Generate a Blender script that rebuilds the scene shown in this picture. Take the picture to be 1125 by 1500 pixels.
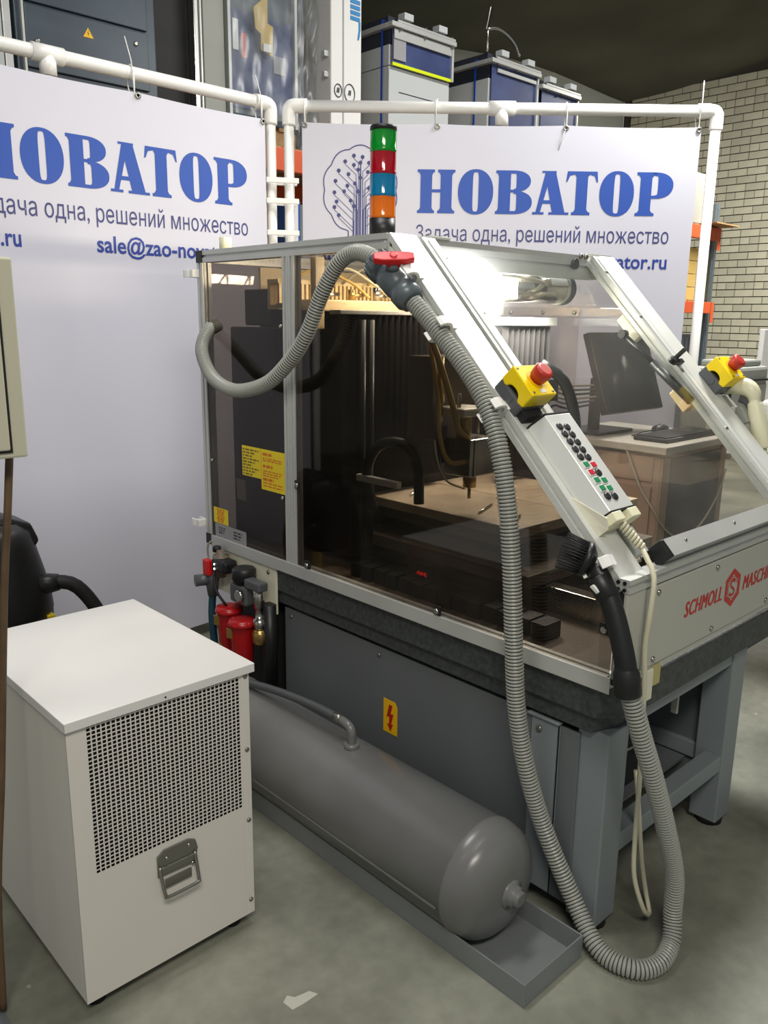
import bpy, bmesh, math, random
from mathutils import Vector, Matrix
random.seed(7)
SC = bpy.context.scene
COL = SC.collection
for o in list(bpy.data.objects):
    bpy.data.objects.remove(o)

# ------------------------------------------------------------------ camera
PITCH, ROLL, YAW, FPX = 0.229409, 0.013160, 0.812692, 1204.46
fw = Vector((math.cos(PITCH)*math.cos(YAW), math.cos(PITCH)*math.sin(YAW), -math.sin(PITCH)))
rt0 = Vector((math.sin(YAW), -math.cos(YAW), 0)); up0 = rt0.cross(fw)
rt = rt0*math.cos(ROLL) + up0*math.sin(ROLL)
up = up0*math.cos(ROLL) - rt0*math.sin(ROLL)
cam = bpy.data.cameras.new('camera'); camo = bpy.data.objects.new('camera', cam); COL.objects.link(camo)
cam.sensor_fit = 'HORIZONTAL'; cam.sensor_width = 36.0; cam.lens = FPX/1125*36.0
cam.clip_start = 0.02; cam.clip_end = 100
m3 = Matrix((rt, up, -fw)).transposed()
camo.matrix_world = Matrix.Translation((0, 0, 1.5)) @ m3.to_4x4()
SC.camera = camo

# ------------------------------------------------------------------ light
W = bpy.data.worlds.new('hall_ambient'); SC.world = W; W.use_nodes = True
W.node_tree.nodes['Background'].inputs[0].default_value = (0.93, 0.96, 1.0, 1)
W.node_tree.nodes['Background'].inputs[1].default_value = 0.25
def area(name, loc, target, sx, sy, power, color=(1, 0.97, 0.92)):
    l = bpy.data.lights.new(name, 'AREA'); l.shape = 'RECTANGLE'; l.size = sx; l.size_y = sy
    l.energy = power; l.color = color
    o = bpy.data.objects.new(name, l); COL.objects.link(o); o.location = loc
    o.rotation_euler = (Vector(target)-Vector(loc)).to_track_quat('-Z', 'Y').to_euler()
    return o
o_ = area('ceiling_light_over_drill', (3.70, 1.46, 3.45), (3.70, 1.46, 0), 0.85, 0.5, 62, (1, 0.985, 0.95)); o_.data.shape = 'ELLIPSE'
area('ceiling_light_over_aisle', (-0.5, -0.9, 3.6), (0.2, 0.4, 0), 1.5, 0.5, 66, (1, 0.94, 0.84))
area('ceiling_light_by_banner', (1.0, 1.6, 4.0), (1.0, 1.6, 0), 1.5, 0.4, 38, (1, 0.98, 0.97))
area('fill_light_mid_hall', (4.4, 2.2, 4.9), (4.4, 2.2, 0), 1.5, 0.5, 85, (1, 0.98, 0.95))  # added fill light to brighten the cabinets on the rack
area('ceiling_light_by_rack', (8.6, 3.0, 4.1), (9.4, 3.8, 0), 1.5, 0.6, 225, (1, 0.97, 0.90))
SC.view_settings.view_transform = 'Standard'
SC.view_settings.look = 'None'
SC.view_settings.exposure = 0.32
SC.view_settings.gamma = 1.0
SC.view_settings.use_curve_mapping = False

# ------------------------------------------------------------------ materials
MATS = {}
def _nt(name):
    m = bpy.data.materials.new(name); m.use_nodes = True
    return m, m.node_tree, m.node_tree.nodes['Principled BSDF']
def lin(c):
    return tuple(((x/255)/12.92 if x/255 <= 0.04045 else ((x/255+0.055)/1.055)**2.4) for x in c)
def mat(name, rgb, rough=0.5, metal=0.0, noise=0.0, nscale=8.0, bump=0.0, bscale=60.0, emit=None, estr=0, spec=0.5, rgb2=None, detail=4, trans=0, aniso=None):
    if name in MATS: return MATS[name]
    m, nt, b = _nt(name); N, L = nt.nodes, nt.links
    c = lin(rgb)
    b.inputs['Base Color'].default_value = (*c, 1)
    b.inputs['Roughness'].default_value = rough
    b.inputs['Metallic'].default_value = metal
    b.inputs['Specular IOR Level'].default_value = spec
    if trans: b.inputs['Transmission Weight'].default_value = trans
    if noise > 0 or rgb2:
        tc = N.new('ShaderNodeTexCoord'); nz = N.new('ShaderNodeTexNoise'); rp = N.new('ShaderNodeValToRGB')
        nz.inputs['Scale'].default_value = nscale; nz.inputs['Detail'].default_value = detail
        L.new(tc.outputs['Object'], nz.inputs['Vector'])
        if aniso:
            mp = N.new('ShaderNodeMapping'); mp.inputs['Scale'].default_value = aniso
            L.new(tc.outputs['Object'], mp.inputs['Vector']); L.new(mp.outputs[0], nz.inputs['Vector'])
        L.new(nz.outputs['Fac'], rp.inputs['Fac'])
        a = rgb2 and lin(rgb2) or tuple(x*(1-noise) for x in c)
        d = c if rgb2 else tuple(min(1, x*(1+noise)) for x in c)
        rp.color_ramp.elements[0].position = 0.3; rp.color_ramp.elements[1].position = 0.7
        rp.color_ramp.elements[0].color = (*a, 1); rp.color_ramp.elements[1].color = (*d, 1)
        L.new(rp.outputs[0], b.inputs['Base Color'])
    if bump > 0:
        tc = N.new('ShaderNodeTexCoord'); nz = N.new('ShaderNodeTexNoise'); bp = N.new('ShaderNodeBump')
        nz.inputs['Scale'].default_value = bscale; nz.inputs['Detail'].default_value = 3
        bp.inputs['Strength'].default_value = bump; bp.inputs['Distance'].default_value = 0.01
        L.new(tc.outputs['Object'], nz.inputs['Vector']); L.new(nz.outputs['Fac'], bp.inputs['Height'])
        L.new(bp.outputs[0], b.inputs['Normal'])
    if emit:
        b.inputs['Emission Color'].default_value = (*lin(emit), 1); b.inputs['Emission Strength'].default_value = estr
    MATS[name] = m
    return m
def pane(name, tint, haze=0.0, hazecol=(200, 205, 205), rough=0.02, refl=1.0, hscale=6.0):
    """thin transparent sheet: tinted transmission, fresnel reflection, smudgy haze"""
    m = bpy.data.materials.new(name); m.use_nodes = True; nt = m.node_tree; N, L = nt.nodes, nt.links
    N.remove(N['Principled BSDF']); out = N['Material Output']
    tr = N.new('ShaderNodeBsdfTransparent'); tr.inputs[0].default_value = (*[t**0.5 for t in tint], 1)   # each sheet is crossed twice, face by face
    gl = N.new('ShaderNodeBsdfGlossy'); gl.inputs['Roughness'].default_value = rough; gl.inputs[0].default_value = (1, 1, 1, 1)
    df = N.new('ShaderNodeBsdfDiffuse'); df.inputs[0].default_value = (*lin(hazecol), 1)
    lw = N.new('ShaderNodeLayerWeight'); lw.inputs[0].default_value = 0.5
    pw = N.new('ShaderNodeMath'); pw.operation = 'POWER'; pw.inputs[1].default_value = 5; L.new(lw.outputs['Facing'], pw.inputs[0])
    fr = N.new('ShaderNodeMath'); fr.operation = 'MULTIPLY_ADD'; fr.inputs[1].default_value = 0.55*refl; fr.inputs[2].default_value = 0.035*refl; L.new(pw.outputs[0], fr.inputs[0])
    mx = N.new('ShaderNodeMixShader'); my = N.new('ShaderNodeMixShader')
    tc = N.new('ShaderNodeTexCoord'); nz = N.new('ShaderNodeTexNoise'); nz.inputs['Scale'].default_value = hscale
    mr = N.new('ShaderNodeMapRange'); mr.inputs[1].default_value = 0.35; mr.inputs[2].default_value = 0.75
    mr.inputs[3].default_value = haze*0.4; mr.inputs[4].default_value = haze*1.6
    L.new(tc.outputs['Object'], nz.inputs['Vector']); L.new(nz.outputs['Fac'], mr.inputs[0])
    L.new(mr.outputs[0], mx.inputs[0]); L.new(tr.outputs[0], mx.inputs[1]); L.new(df.outputs[0], mx.inputs[2])
    L.new(fr.outputs[0], my.inputs[0]); L.new(mx.outputs[0], my.inputs[1]); L.new(gl.outputs[0], my.inputs[2])
    L.new(my.outputs[0], out.inputs[0])
    MATS[name] = m
    return m
M = dict(
 alu=mat('brushed_aluminium', (200, 202, 198), 0.36, 0.35, noise=0.06, nscale=6, aniso=(1, 1, 1)),
 alu_w=mat('bright_aluminium', (224, 226, 221), 0.34, 0.3),
 steel=mat('stainless_steel', (190, 188, 180), 0.22, 1.0),
 chrome=mat('polished_tube', (225, 220, 205), 0.14, 1.0),
 zinc=mat('zinc_screw', (150, 150, 142), 0.35, 0.9),
 black=mat('black_plastic', (24, 25, 26), 0.42),
 rubber=mat('black_rubber', (18, 18, 19), 0.6),
 bristle=mat('brush_bristle', (28, 29, 31), 0.7),
 darkgrey=mat('dark_grey_plastic', (84, 87, 90), 0.4),
 granite=mat('dark_granite', (74, 79, 78), 0.55, rgb2=(50, 54, 54), nscale=70, detail=6),
 stand=mat('grey_painted_steel', (128, 136, 139), 0.42, 0.0, noise=0.05, nscale=3),
 panel=mat('grey_sheet_panel', (112, 117, 120), 0.36, 0.25, noise=0.06, nscale=2.5),
 tank=mat('grey_tank_enamel', (112, 113, 112), 0.28, 0.0, noise=0.16, nscale=3),
 tray=mat('grey_tray_paint', (128, 133, 134), 0.4, 0.1, noise=0.06, nscale=5),
 white=mat('white_powder_coat', (232, 232, 228), 0.35, 0.0),
 whiteside=mat('white_cabinet_paint', (226, 222, 214), 0.42),
 cream=mat('cream_plastic', (226, 224, 202), 0.45),
 ivory=mat('ivory_plastic', (224, 222, 190), 0.35),
 offwhite=mat('off_white_front_panel', (186, 187, 176), 0.5),
 pvc=mat('white_pvc_pipe', (238, 238, 234), 0.3),
 banner=mat('white_banner_vinyl', (204, 204, 215), 0.5, 0.0, bump=0.05, bscale=3),
 print=mat('blue_banner_print', (42, 80, 166), 0.5),
 printd=mat('dark_blue_banner_print', (62, 66, 120), 0.5),
 printl=mat('navy_banner_print', (44, 66, 150), 0.5),
 hose_r=mat('hose_rib_grey', (158, 160, 152), 0.36),
 hose_g=mat('hose_groove_grey', (44, 45, 43), 0.6),
 pvcgrey=mat('grey_pvc_fitting', (90, 99, 104), 0.32),
 red=mat('red_plastic', (206, 30, 34), 0.35),
 redpaint=mat('red_lettering', (196, 52, 46), 0.5),
 redbutton=mat('red_mushroom', (186, 52, 40), 0.4),
 filterred=mat('red_filter_bowl', (172, 20, 26), 0.3),
 yellow=mat('yellow_plastic', (246, 214, 10), 0.4),
 sticker=mat('yellow_sticker', (238, 210, 10), 0.45),
 orangeprint=mat('orange_print', (216, 110, 10), 0.5),
 printgrey=mat('sticker_print', (120, 104, 20), 0.5),
 darkprint=mat('dark_print', (60, 60, 62), 0.5),
 warnyellow=mat('warning_yellow', (240, 186, 10), 0.45),
 warnred=mat('warning_red', (176, 30, 12), 0.5),
 glabel=mat('grey_label', (150, 150, 152), 0.5),
 bellows=mat('black_bellows', (44, 41, 42), 0.6, noise=0.15, nscale=3),
 table=mat('brown_drill_table', (172, 158, 136), 0.45, rgb2=(136, 122, 102), nscale=9),
 brown=mat('brown_machine_body', (112, 100, 86), 0.5, noise=0.12, nscale=5),
 beige=mat('beige_gantry', (206, 186, 146), 0.45, noise=0.06, nscale=4),
 duct=mat('beige_cable_duct', (216, 196, 148), 0.5),
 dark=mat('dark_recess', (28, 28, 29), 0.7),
 navy=mat('dark_blue_acrylic', (70, 82, 124), 0.34, rgb2=(46, 56, 92), nscale=3),
 eqgrey=mat('light_grey_cabinet', (186, 190, 190), 0.5),
 lime=mat('lime_edge_strip', (214, 228, 20), 0.4),
 orangebeam=mat('orange_rack_beam', (206, 88, 44), 0.5, noise=0.06, nscale=4),
 galv=mat('galvanised_upright', (124, 138, 146), 0.38, 0.7, noise=0.12, nscale=14),
 brick=mat('pale_silicate_brick', (184, 180, 160), 0.85, noise=0.06, nscale=5, bump=0.25, bscale=40),
 brick_b=mat('grey_silicate_brick', (172, 168, 150), 0.85, noise=0.06, nscale=5, bump=0.25, bscale=40),
 mortar=mat('dark_mortar', (62, 58, 50), 0.95),
 plaster=mat('pale_plaster', (166, 168, 160), 0.9, noise=0.05, nscale=2),
 vault=mat('dark_vault_plaster', (92, 90, 76), 0.95, rgb2=(76, 75, 64), nscale=1.1, bump=0.2, bscale=5),
 tapeold=mat('dull_tape', (186, 178, 120), 0.6),
 wood=mat('pallet_wood', (176, 142, 96), 0.8, rgb2=(132, 100, 62), nscale=12),
 card=mat('cardboard', (200, 170, 96), 0.8, noise=0.06, nscale=6),
 blueprint=mat('blue_box_print', (44, 84, 160), 0.5),
 bluecyan=mat('blue_column_print', (40, 130, 190), 0.5),
 dkcab=mat('dark_slate_cabinet', (62, 78, 90), 0.4, rgb2=(50, 62, 72), nscale=3),
 screen=mat('dark_screen', (12, 20, 25), 0.4, rgb2=(22, 32, 38), nscale=5),
 consolew=mat('grey_console_top', (176, 172, 160), 0.45),
 consoleb=mat('brown_console_side', (150, 124, 104), 0.5, noise=0.05, nscale=3),
 consoled=mat('dark_console_door', (34, 35, 37), 0.3, noise=0.15, nscale=4),
 cable=mat('grey_cable', (158, 152, 134), 0.5),
 cablecream=mat('cream_cable', (206, 202, 176), 0.45),
 tan=mat('tan_hose', (196, 164, 92), 0.45),
 brass=mat('brass_fitting', (190, 160, 96), 0.3, 0.9),
 teal=mat('teal_air_hose', (28, 66, 80), 0.4),
 green=mat('green_key', (28, 132, 84), 0.4),
 redkey=mat('red_key', (196, 30, 56), 0.4),
 key=mat('black_key', (40, 42, 44), 0.35),
 boxbeige=mat('beige_enclosure', (196, 194, 172), 0.42),
 strap=mat('brown_conduit', (92, 72, 50), 0.6, noise=0.2, nscale=20),
 vacyellow=mat('vacuum_yellow', (206, 178, 20), 0.4),
 greycase=mat('grey_plastic_case', (146, 148, 140), 0.5),
 bluestrap=mat('blue_strapping', (20, 70, 170), 0.4),
 reddigit=mat('red_led_digit', (120, 10, 8), 0.5, emit=(255, 30, 20), estr=1.5),
 whiteled=mat('white_led', (255, 255, 255), 0.5, emit=(255, 255, 255), estr=3),
 lampglow=mat('lamp_glass', (255, 255, 255), 0.3, emit=(255, 246, 228), estr=60),
 paper=mat('white_paper', (226, 226, 222), 0.7),
)
def lens(name, rgb, e):
    m, nt, b = _nt(name); c = lin(rgb)
    b.inputs['Base Color'].default_value = (*c, 1); b.inputs['Roughness'].default_value = 0.12
    b.inputs['Transmission Weight'].default_value = 0.25; b.inputs['IOR'].default_value = 1.3
    b.inputs['Coat Weight'].default_value = 0.6
    return m
M['lg'] = lens('green_lens', (10, 150, 44), 0); M['lr'] = lens('red_lens', (176, 14, 34), 0)
M['lb'] = lens('blue_lens', (8, 128, 176), 0); M['lo'] = lens('orange_lens', (240, 122, 14), 0)
M['tint'] = pane('brown_tinted_acrylic', (0.285, 0.255, 0.225), haze=0.012, hazecol=(150, 140, 130))
M['clear'] = pane('clear_acrylic', (0.90, 0.93, 0.91), haze=0.028, hazecol=(190, 196, 194), rough=0.10, hscale=3)
M['rose'] = pane('rose_side_acrylic', (0.80, 0.75, 0.72), haze=0.03, hazecol=(190, 176, 168), hscale=3)
M['film'] = pane('stretch_film', (0.80, 0.84, 0.86), haze=0.16, hazecol=(200, 205, 208), rough=0.25, hscale=9)
M['smoke'] = mat('smoked_acrylic', (52, 56, 66), 0.25)
M['jug'] = mat('milky_plastic', (222, 224, 218), 0.4)

# concrete floor
def floor_mat():
    m, nt, b = _nt('grey_green_concrete'); N, L = nt.nodes, nt.links
    tc = N.new('ShaderNodeTexCoord'); n1 = N.new('ShaderNodeTexNoise'); n2 = N.new('ShaderNodeTexNoise'); n3 = N.new('ShaderNodeTexNoise')
    n1.inputs['Scale'].default_value = 1.6; n1.inputs['Detail'].default_value = 7; n1.inputs['Roughness'].default_value = 0.6
    n2.inputs['Scale'].default_value = 24; n2.inputs['Detail'].default_value = 5
    n3.inputs['Scale'].default_value = 11; n3.inputs['Detail'].default_value = 2
    r1 = N.new('ShaderNodeValToRGB'); e = r1.color_ramp.elements
    e[0].position = 0.32; e[0].color = (*lin((92, 94, 84)), 1); e[1].position = 0.66; e[1].color = (*lin((148, 150, 136)), 1)
    mx = N.new('ShaderNodeMixRGB'); mx.blend_type = 'OVERLAY'; mx.inputs[0].default_value = 0.22
    r3 = N.new('ShaderNodeValToRGB'); r3.color_ramp.elements[0].position = 0.735; r3.color_ramp.elements[1].position = 0.76
    m2 = N.new('ShaderNodeMixRGB'); m2.inputs[2].default_value = (*lin((164, 162, 144)), 1)
    for n in (n1, n2, n3): L.new(tc.outputs['Object'], n.inputs['Vector'])
    L.new(n1.outputs['Fac'], r1.inputs[0]); L.new(r1.outputs[0], mx.inputs[1]); L.new(n2.outputs['Fac'], mx.inputs[2])
    L.new(n3.outputs['Fac'], r3.inputs[0]); L.new(r3.outputs[0], m2.inputs[0]); L.new(mx.outputs[0], m2.inputs[1])
    L.new(m2.outputs[0], b.inputs['Base Color']); b.inputs['Roughness'].default_value = 0.62
    bp = N.new('ShaderNodeBump'); bp.inputs['Strength'].default_value = 0.12; bp.inputs['Distance'].default_value = 0.01
    L.new(n2.outputs['Fac'], bp.inputs['Height']); L.new(bp.outputs[0], b.inputs['Normal'])
    return m
M['floor'] = floor_mat()

# ------------------------------------------------------------------ mesh builder
ORG = {}
V = Vector
def frame(d):
    d = V(d).normalized(); a = V((0, 0, 1)) if abs(d.z) < 0.9 else V((1, 0, 0))
    x = a.cross(d).normalized(); return x, d.cross(x).normalized(), d
class MB:
    def __init__(s): s.v = []; s.f = []; s.m = []; s.s = []
    def add(s, vs, fs, mi=0, smooth=False):
        k = len(s.v); s.v += [V(p) for p in vs]
        for f in fs: s.f.append([k+i for i in f]); s.m.append(mi); s.s.append(smooth)
        return s
    def box(s, x0, x1, y0, y1, z0, z1, mi=0):
        vs = [(x, y, z) for z in (z0, z1) for y in (y0, y1) for x in (x0, x1)]
        return s.add(vs, [(0, 2, 3, 1), (4, 5, 7, 6), (0, 1, 5, 4), (2, 6, 7, 3), (0, 4, 6, 2), (1, 3, 7, 5)], mi)
    def obox(s, c, ex, ey, ez, mi=0):
        c, ex, ey, ez = V(c), V(ex), V(ey), V(ez)
        vs = [c+ex*i+ey*j+ez*k for k in (-1, 1) for j in (-1, 1) for i in (-1, 1)]
        return s.add(vs, [(0, 2, 3, 1), (4, 5, 7, 6), (0, 1, 5, 4), (2, 6, 7, 3), (0, 4, 6, 2), (1, 3, 7, 5)], mi)
    def prism(s, poly, vec, mi=0, smooth=False):
        n = len(poly); vec = V(vec); vs = [V(p) for p in poly]+[V(p)+vec for p in poly]
        s.add(vs, [list(range(n))[::-1], list(range(n, 2*n))], mi)
        k = len(s.v)-2*n
        for i in range(n):
            j = (i+1) % n; s.f.append([k+i, k+j, k+n+j, k+n+i]); s.m.append(mi); s.s.append(smooth)
        return s
    def rev(s, p, d, prof, n=20, mi=0, smooth=True, caps=True):
        """revolve [(t, r)...] about axis p + t d"""
        x, y, z = frame(d); p = V(p); k = len(s.v); L = len(prof)
        for t, r in prof:
            for i in range(n):
                a = 2*math.pi*i/n; s.v.append(p+z*t+(x*math.cos(a)+y*math.sin(a))*r)
        for q in range(L-1):
            for i in range(n):
                j = (i+1) % n; s.f.append([k+q*n+i, k+q*n+j, k+(q+1)*n+j, k+(q+1)*n+i]); s.m.append(mi if not isinstance(mi, (list, tuple)) else mi[q]); s.s.append(smooth)
        mm = mi if not isinstance(mi, (list, tuple)) else mi[0]
        if caps:
            s.f.append([k+i for i in range(n)][::-1]); s.m.append(mm); s.s.append(False)
            s.f.append([k+(L-1)*n+i for i in range(n)]); s.m.append(mm); s.s.append(False)
        return s
    def cyl(s, a, b, r, r2=None, n=16, mi=0, smooth=True):
        a, b = V(a), V(b); return s.rev(a, b-a, [(0, r), ((b-a).length, r if r2 is None else r2)], n, mi, smooth)
    def tube(s, pts, rad, n=10, mi=0, caps=True):
        pts = [V(p) for p in pts]; L = len(pts); R = rad if isinstance(rad, (list, tuple)) else [rad]*L
        MI = mi if isinstance(mi, (list, tuple)) else [mi]*L
        T = [(pts[min(i+1, L-1)]-pts[max(i-1, 0)]).normalized() for i in range(L)]
        x, y, _ = frame(T[0]); k = len(s.v)
        for i in range(L):
            x = (x-T[i]*x.dot(T[i])).normalized(); y = T[i].cross(x)
            for q in range(n):
                a = 2*math.pi*q/n; s.v.append(pts[i]+(x*math.cos(a)+y*math.sin(a))*R[i])
        for i in range(L-1):
            for q in range(n):
                j = (q+1) % n; s.f.append([k+i*n+q, k+i*n+j, k+(i+1)*n+j, k+(i+1)*n+q]); s.m.append(MI[i]); s.s.append(True)
        if caps:
            s.f.append([k+i for i in range(n)][::-1]); s.m.append(MI[0]); s.s.append(False)
            s.f.append([k+(L-1)*n+i for i in range(n)]); s.m.append(MI[-1]); s.s.append(False)
        return s
    def build(s, name, mats, parent=None, bevel=0.0, label=None, base=None, kind=None, seg=2):
        if not isinstance(mats, (list, tuple)): mats = [mats]
        org = ORG[parent.name] if parent else V(base or (0, 0, 0))
        me = bpy.data.meshes.new(name)
        me.from_pydata([tuple(p-org) for p in s.v], [], s.f)
        for mm in mats: me.materials.append(M[mm] if isinstance(mm, str) else mm)
        me.polygons.foreach_set('material_index', s.m); me.polygons.foreach_set('use_smooth', s.s)
        bm = bmesh.new(); bm.from_mesh(me); bmesh.ops.recalc_face_normals(bm, faces=bm.faces); bm.to_mesh(me); bm.free()
        o = bpy.data.objects.new(name, me); COL.objects.link(o)
        if parent: o.parent = parent
        else: o.location = org
        ORG[o.name] = org
        if bevel:
            b = o.modifiers.new('bevel', 'BEVEL'); b.width = bevel; b.segments = seg; b.limit_method = 'ANGLE'; b.angle_limit = 0.7
        if label: o['label'] = label
        if kind: o['kind'] = kind
        return o
def tag(o, label, cat, group=None):
    o['label'] = label; o['category'] = cat
    if group: o['group'] = group
    return o
def thing(name, loc, label, cat, group=None):
    o = bpy.data.objects.new(name, None); COL.objects.link(o); o.location = loc; o.empty_display_size = 0.1
    ORG[o.name] = V(loc); return tag(o, label, cat, group)
def struct(o): o['kind'] = 'structure'; return o
def spline(pts, step):
    """Catmull-Rom resample"""
    pts = [V(p) for p in pts]; P = [pts[0]*2-pts[1]]+pts+[pts[-1]*2-pts[-2]]; out = []
    for i in range(1, len(P)-2):
        a, b, c, d = P[i-1:i+3]; n = max(2, int((c-b).length/step*1.05))
        for k in range(n):
            t = k/n
            out.append(0.5*((2*b)+(c-a)*t+(2*a-5*b+4*c-d)*t*t+(3*b-3*c+d-a)*t**3))
    out.append(pts[-1]); return out
def rope(name, pts, r, mt, parent=None, step=0.02, n=8, base=None, label=None):
    return MB().tube(spline(pts, step), r, n).build(name, mt, parent, base=base, label=label)
def profile(name, a, b, w, h, upv, mt='alu', parent=None, groove=(1, 1, 1, 1), gw=0.009, gd=0.006, bevel=0.0, label=None, mb=None):
    """slotted aluminium extrusion from a to b: w across, h along upv, slots on +up, +side, -up, -side faces"""
    a, b = V(a), V(b); d = (b-a).normalized(); u = V(upv); u = (u-d*u.dot(d)).normalized(); sd = u.cross(d).normalized()
    W2, H2, g = w/2, h/2, gw/2; P = []
    def side(c0, n0, t0, L, on):  # walk a face: along t0 at offset n0
        if on: return [c0-t0*L, c0-t0*g, c0-t0*g-n0*gd, c0+t0*g-n0*gd, c0+t0*g]
        return [c0-t0*L]
    P += side(u*H2, u, sd, W2, groove[0]); P += side(sd*W2, sd, -u, H2, groove[1])
    P += side(-u*H2, -u, -sd, W2, groove[2]); P += side(-sd*W2, -sd, u, H2, groove[3])
    mb = mb or MB(); mb.prism([a+p for p in P], b-a)
    return mb.build(name, mt, parent, bevel, label)
def _glyphs(body, shear=0.0, offset=0.0, spacing=1.0):
    cu = bpy.data.curves.new('lettering_tmp', 'FONT'); cu.body = body; cu.size = 1.0; cu.shear = shear; cu.offset = offset
    cu.space_character = spacing; cu.resolution_u = 3
    ob = bpy.data.objects.new('lettering_tmp', cu); COL.objects.link(ob)
    dg = bpy.context.evaluated_depsgraph_get(); dg.update(); me = ob.evaluated_get(dg).to_mesh()
    vs = [(p.co.x, p.co.y) for p in me.vertices]; fs = [list(p.vertices) for p in me.polygons]
    ob.evaluated_get(dg).to_mesh_clear(); bpy.data.objects.remove(ob); bpy.data.curves.remove(cu)
    return vs, fs
def text_tris(body, shear=0.0, offset=0.0, spacing=1.0):
    """flat lettering; the small Cyrillic letter en is laid out from three bars because the built-in glyph fills badly"""
    en_s = '\u043d'
    if en_s not in body: return _glyphs(body, shear, offset, spacing)
    def adv(t): return max(p[0] for p in _glyphs(t+'|', 0, 0, spacing)[0])
    w0 = adv(''); VS, FS = [], []; i = 0
    while i < len(body):
        j = i
        if body[i] == en_s:
            x = adv(body[:i])-w0; o = offset*0.5
            H = [(.085, 0), (.165, 0), (.165, .235), (.425, .235), (.425, 0), (.505, 0), (.505, .54), (.425, .54), (.425, .312), (.165, .312), (.165, .54), (.085, .54)]
            k = len(VS); VS += [(x+a_, b_) for a_, b_ in H]; FS += [[k, k+1, k+2, k+9, k+10, k+11], [k+2, k+3, k+8, k+9], [k+3, k+4, k+5, k+6, k+7, k+8]]
            i += 1; continue
        while j < len(body) and body[j] != en_s: j += 1
        x = adv(body[:i])-w0; seg = body[i:j]
        lead = len(seg)-len(seg.lstrip(' ')); x = adv(body[:i+lead])-w0; seg = seg.strip(' ')
        if seg:
            vs, fs = _glyphs(seg, shear, offset, spacing); k = len(VS); VS += [(p[0]+x, p[1]) for p in vs]; FS += [[k+q for q in f_] for f_ in fs]
        i = j
    return VS, FS
def put_text(mb, body, org, ux, uy, width=None, size=None, mi=0, **kw):
    """print text on a plane; ux, uy unit vectors; org = baseline left"""
    vs, fs = text_tris(body, **kw)
    x0 = min(p[0] for p in vs); x1 = max(p[0] for p in vs)
    sx = width/(x1-x0) if width else size; sy = size if size else sx
    org, ux, uy = V(org), V(ux), V(uy)
    return mb.add([org+ux*((p[0]-x0)*sx)+uy*(p[1]*sy) for p in vs], fs, mi)
def screw(mb, p, d, r=0.006, h=0.004, mi=0):
    mb.rev(p, d, [(0, r), (h*0.6, r*0.95), (h, r*0.55)], 10, mi)

# ================================================================== SETTING
f = MB().box(-6, 11.6, -6, 7.2, -0.1, 0.0).build('floor', 'floor'); struct(f)
# pale bits of scuffed paint stuck to the concrete
wb = MB().box(-6, 11.6, 7.2, 7.4, 0, 5.6).build('wall_back', 'plaster'); struct(wb)
# ceiling: an old vault that comes down towards the back right corner
mb = MB(); NX, NY = 40, 34
def vz(x, y):
    ry, rx = max(0, 7.2-y), max(0, 11.6-x)
    return 4.67+1.15*(1-math.exp(-(ry/5.0)**2))+0.10*(1-math.exp(-(rx/1.5)**2))-0.30*(1-math.exp(-(rx/4.0)**4))+0.9*(1-math.exp(-(rx/6.0)**2))*(1-math.exp(-(ry/3.0)**2))
vs = []; fs = []
for i in range(NX+1):
    for j in range(NY+1):
        x = -6+17.6*i/NX; y = -6+13.2*j/NY; vs.append((x, y, vz(x, y)))
for i in range(NX):
    for j in range(NY):
        a = i*(NY+1)+j; fs.append((a, a+1, a+NY+2, a+NY+1))
mb.add(vs, fs, 0, True)
struct(mb.build('ceiling', 'vault'))
# brick wall on the right, x = 11.6: six-course bond with header rows
wr = MB().box(11.612, 11.8, -6, 7.2, 0, 6.6).build('wall_right', 'mortar'); struct(wr)
def brick_mesh(name, ly, mt):
    m_ = MB().box(0, 0.03, -ly/2, ly/2, -0.043, 0.043)
    me = bpy.data.meshes.new(name); me.from_pydata([tuple(p) for p in m_.v], [], m_.f); me.materials.append(M[mt]); return me
BM = {('s', 0): brick_mesh('brick', 0.247, 'brick'), ('s', 1): brick_mesh('brick', 0.247, 'brick_b'),
      ('h', 0): brick_mesh('brick', 0.119, 'brick'), ('h', 1): brick_mesh('brick', 0.119, 'brick_b')}
rest = MB(); cnt = 0
for row in range(48):
    z = 0.05+row*0.0985; head = row % 6 == 2
    ln = 0.13 if head else 0.26; off = (0.0 if row % 2 else 0.13)+(0.065 if head else 0)
    y = 2.0+off
    while y < 7.1:
        pro = random.uniform(0, 0.004)
        if 4.62 < y < 5.52 and 0.62 < z < 4.75 and cnt < 300:
            o = bpy.data.objects.new('brick', BM[('h' if head else 's', random.randint(0, 1))]); COL.objects.link(o)
            o.parent = wr; o.location = (11.588-pro, y, z); cnt += 1
        elif y > 2.6 and z < vz(11.6, y)+0.1:
            rest.box(11.588-pro, 11.618, y-ln/2+0.0065, y+ln/2-0.0065, z-0.043, z+0.043)
        y += ln
rest.build('brickwork', 'brick', wr, kind='stuff')

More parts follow.
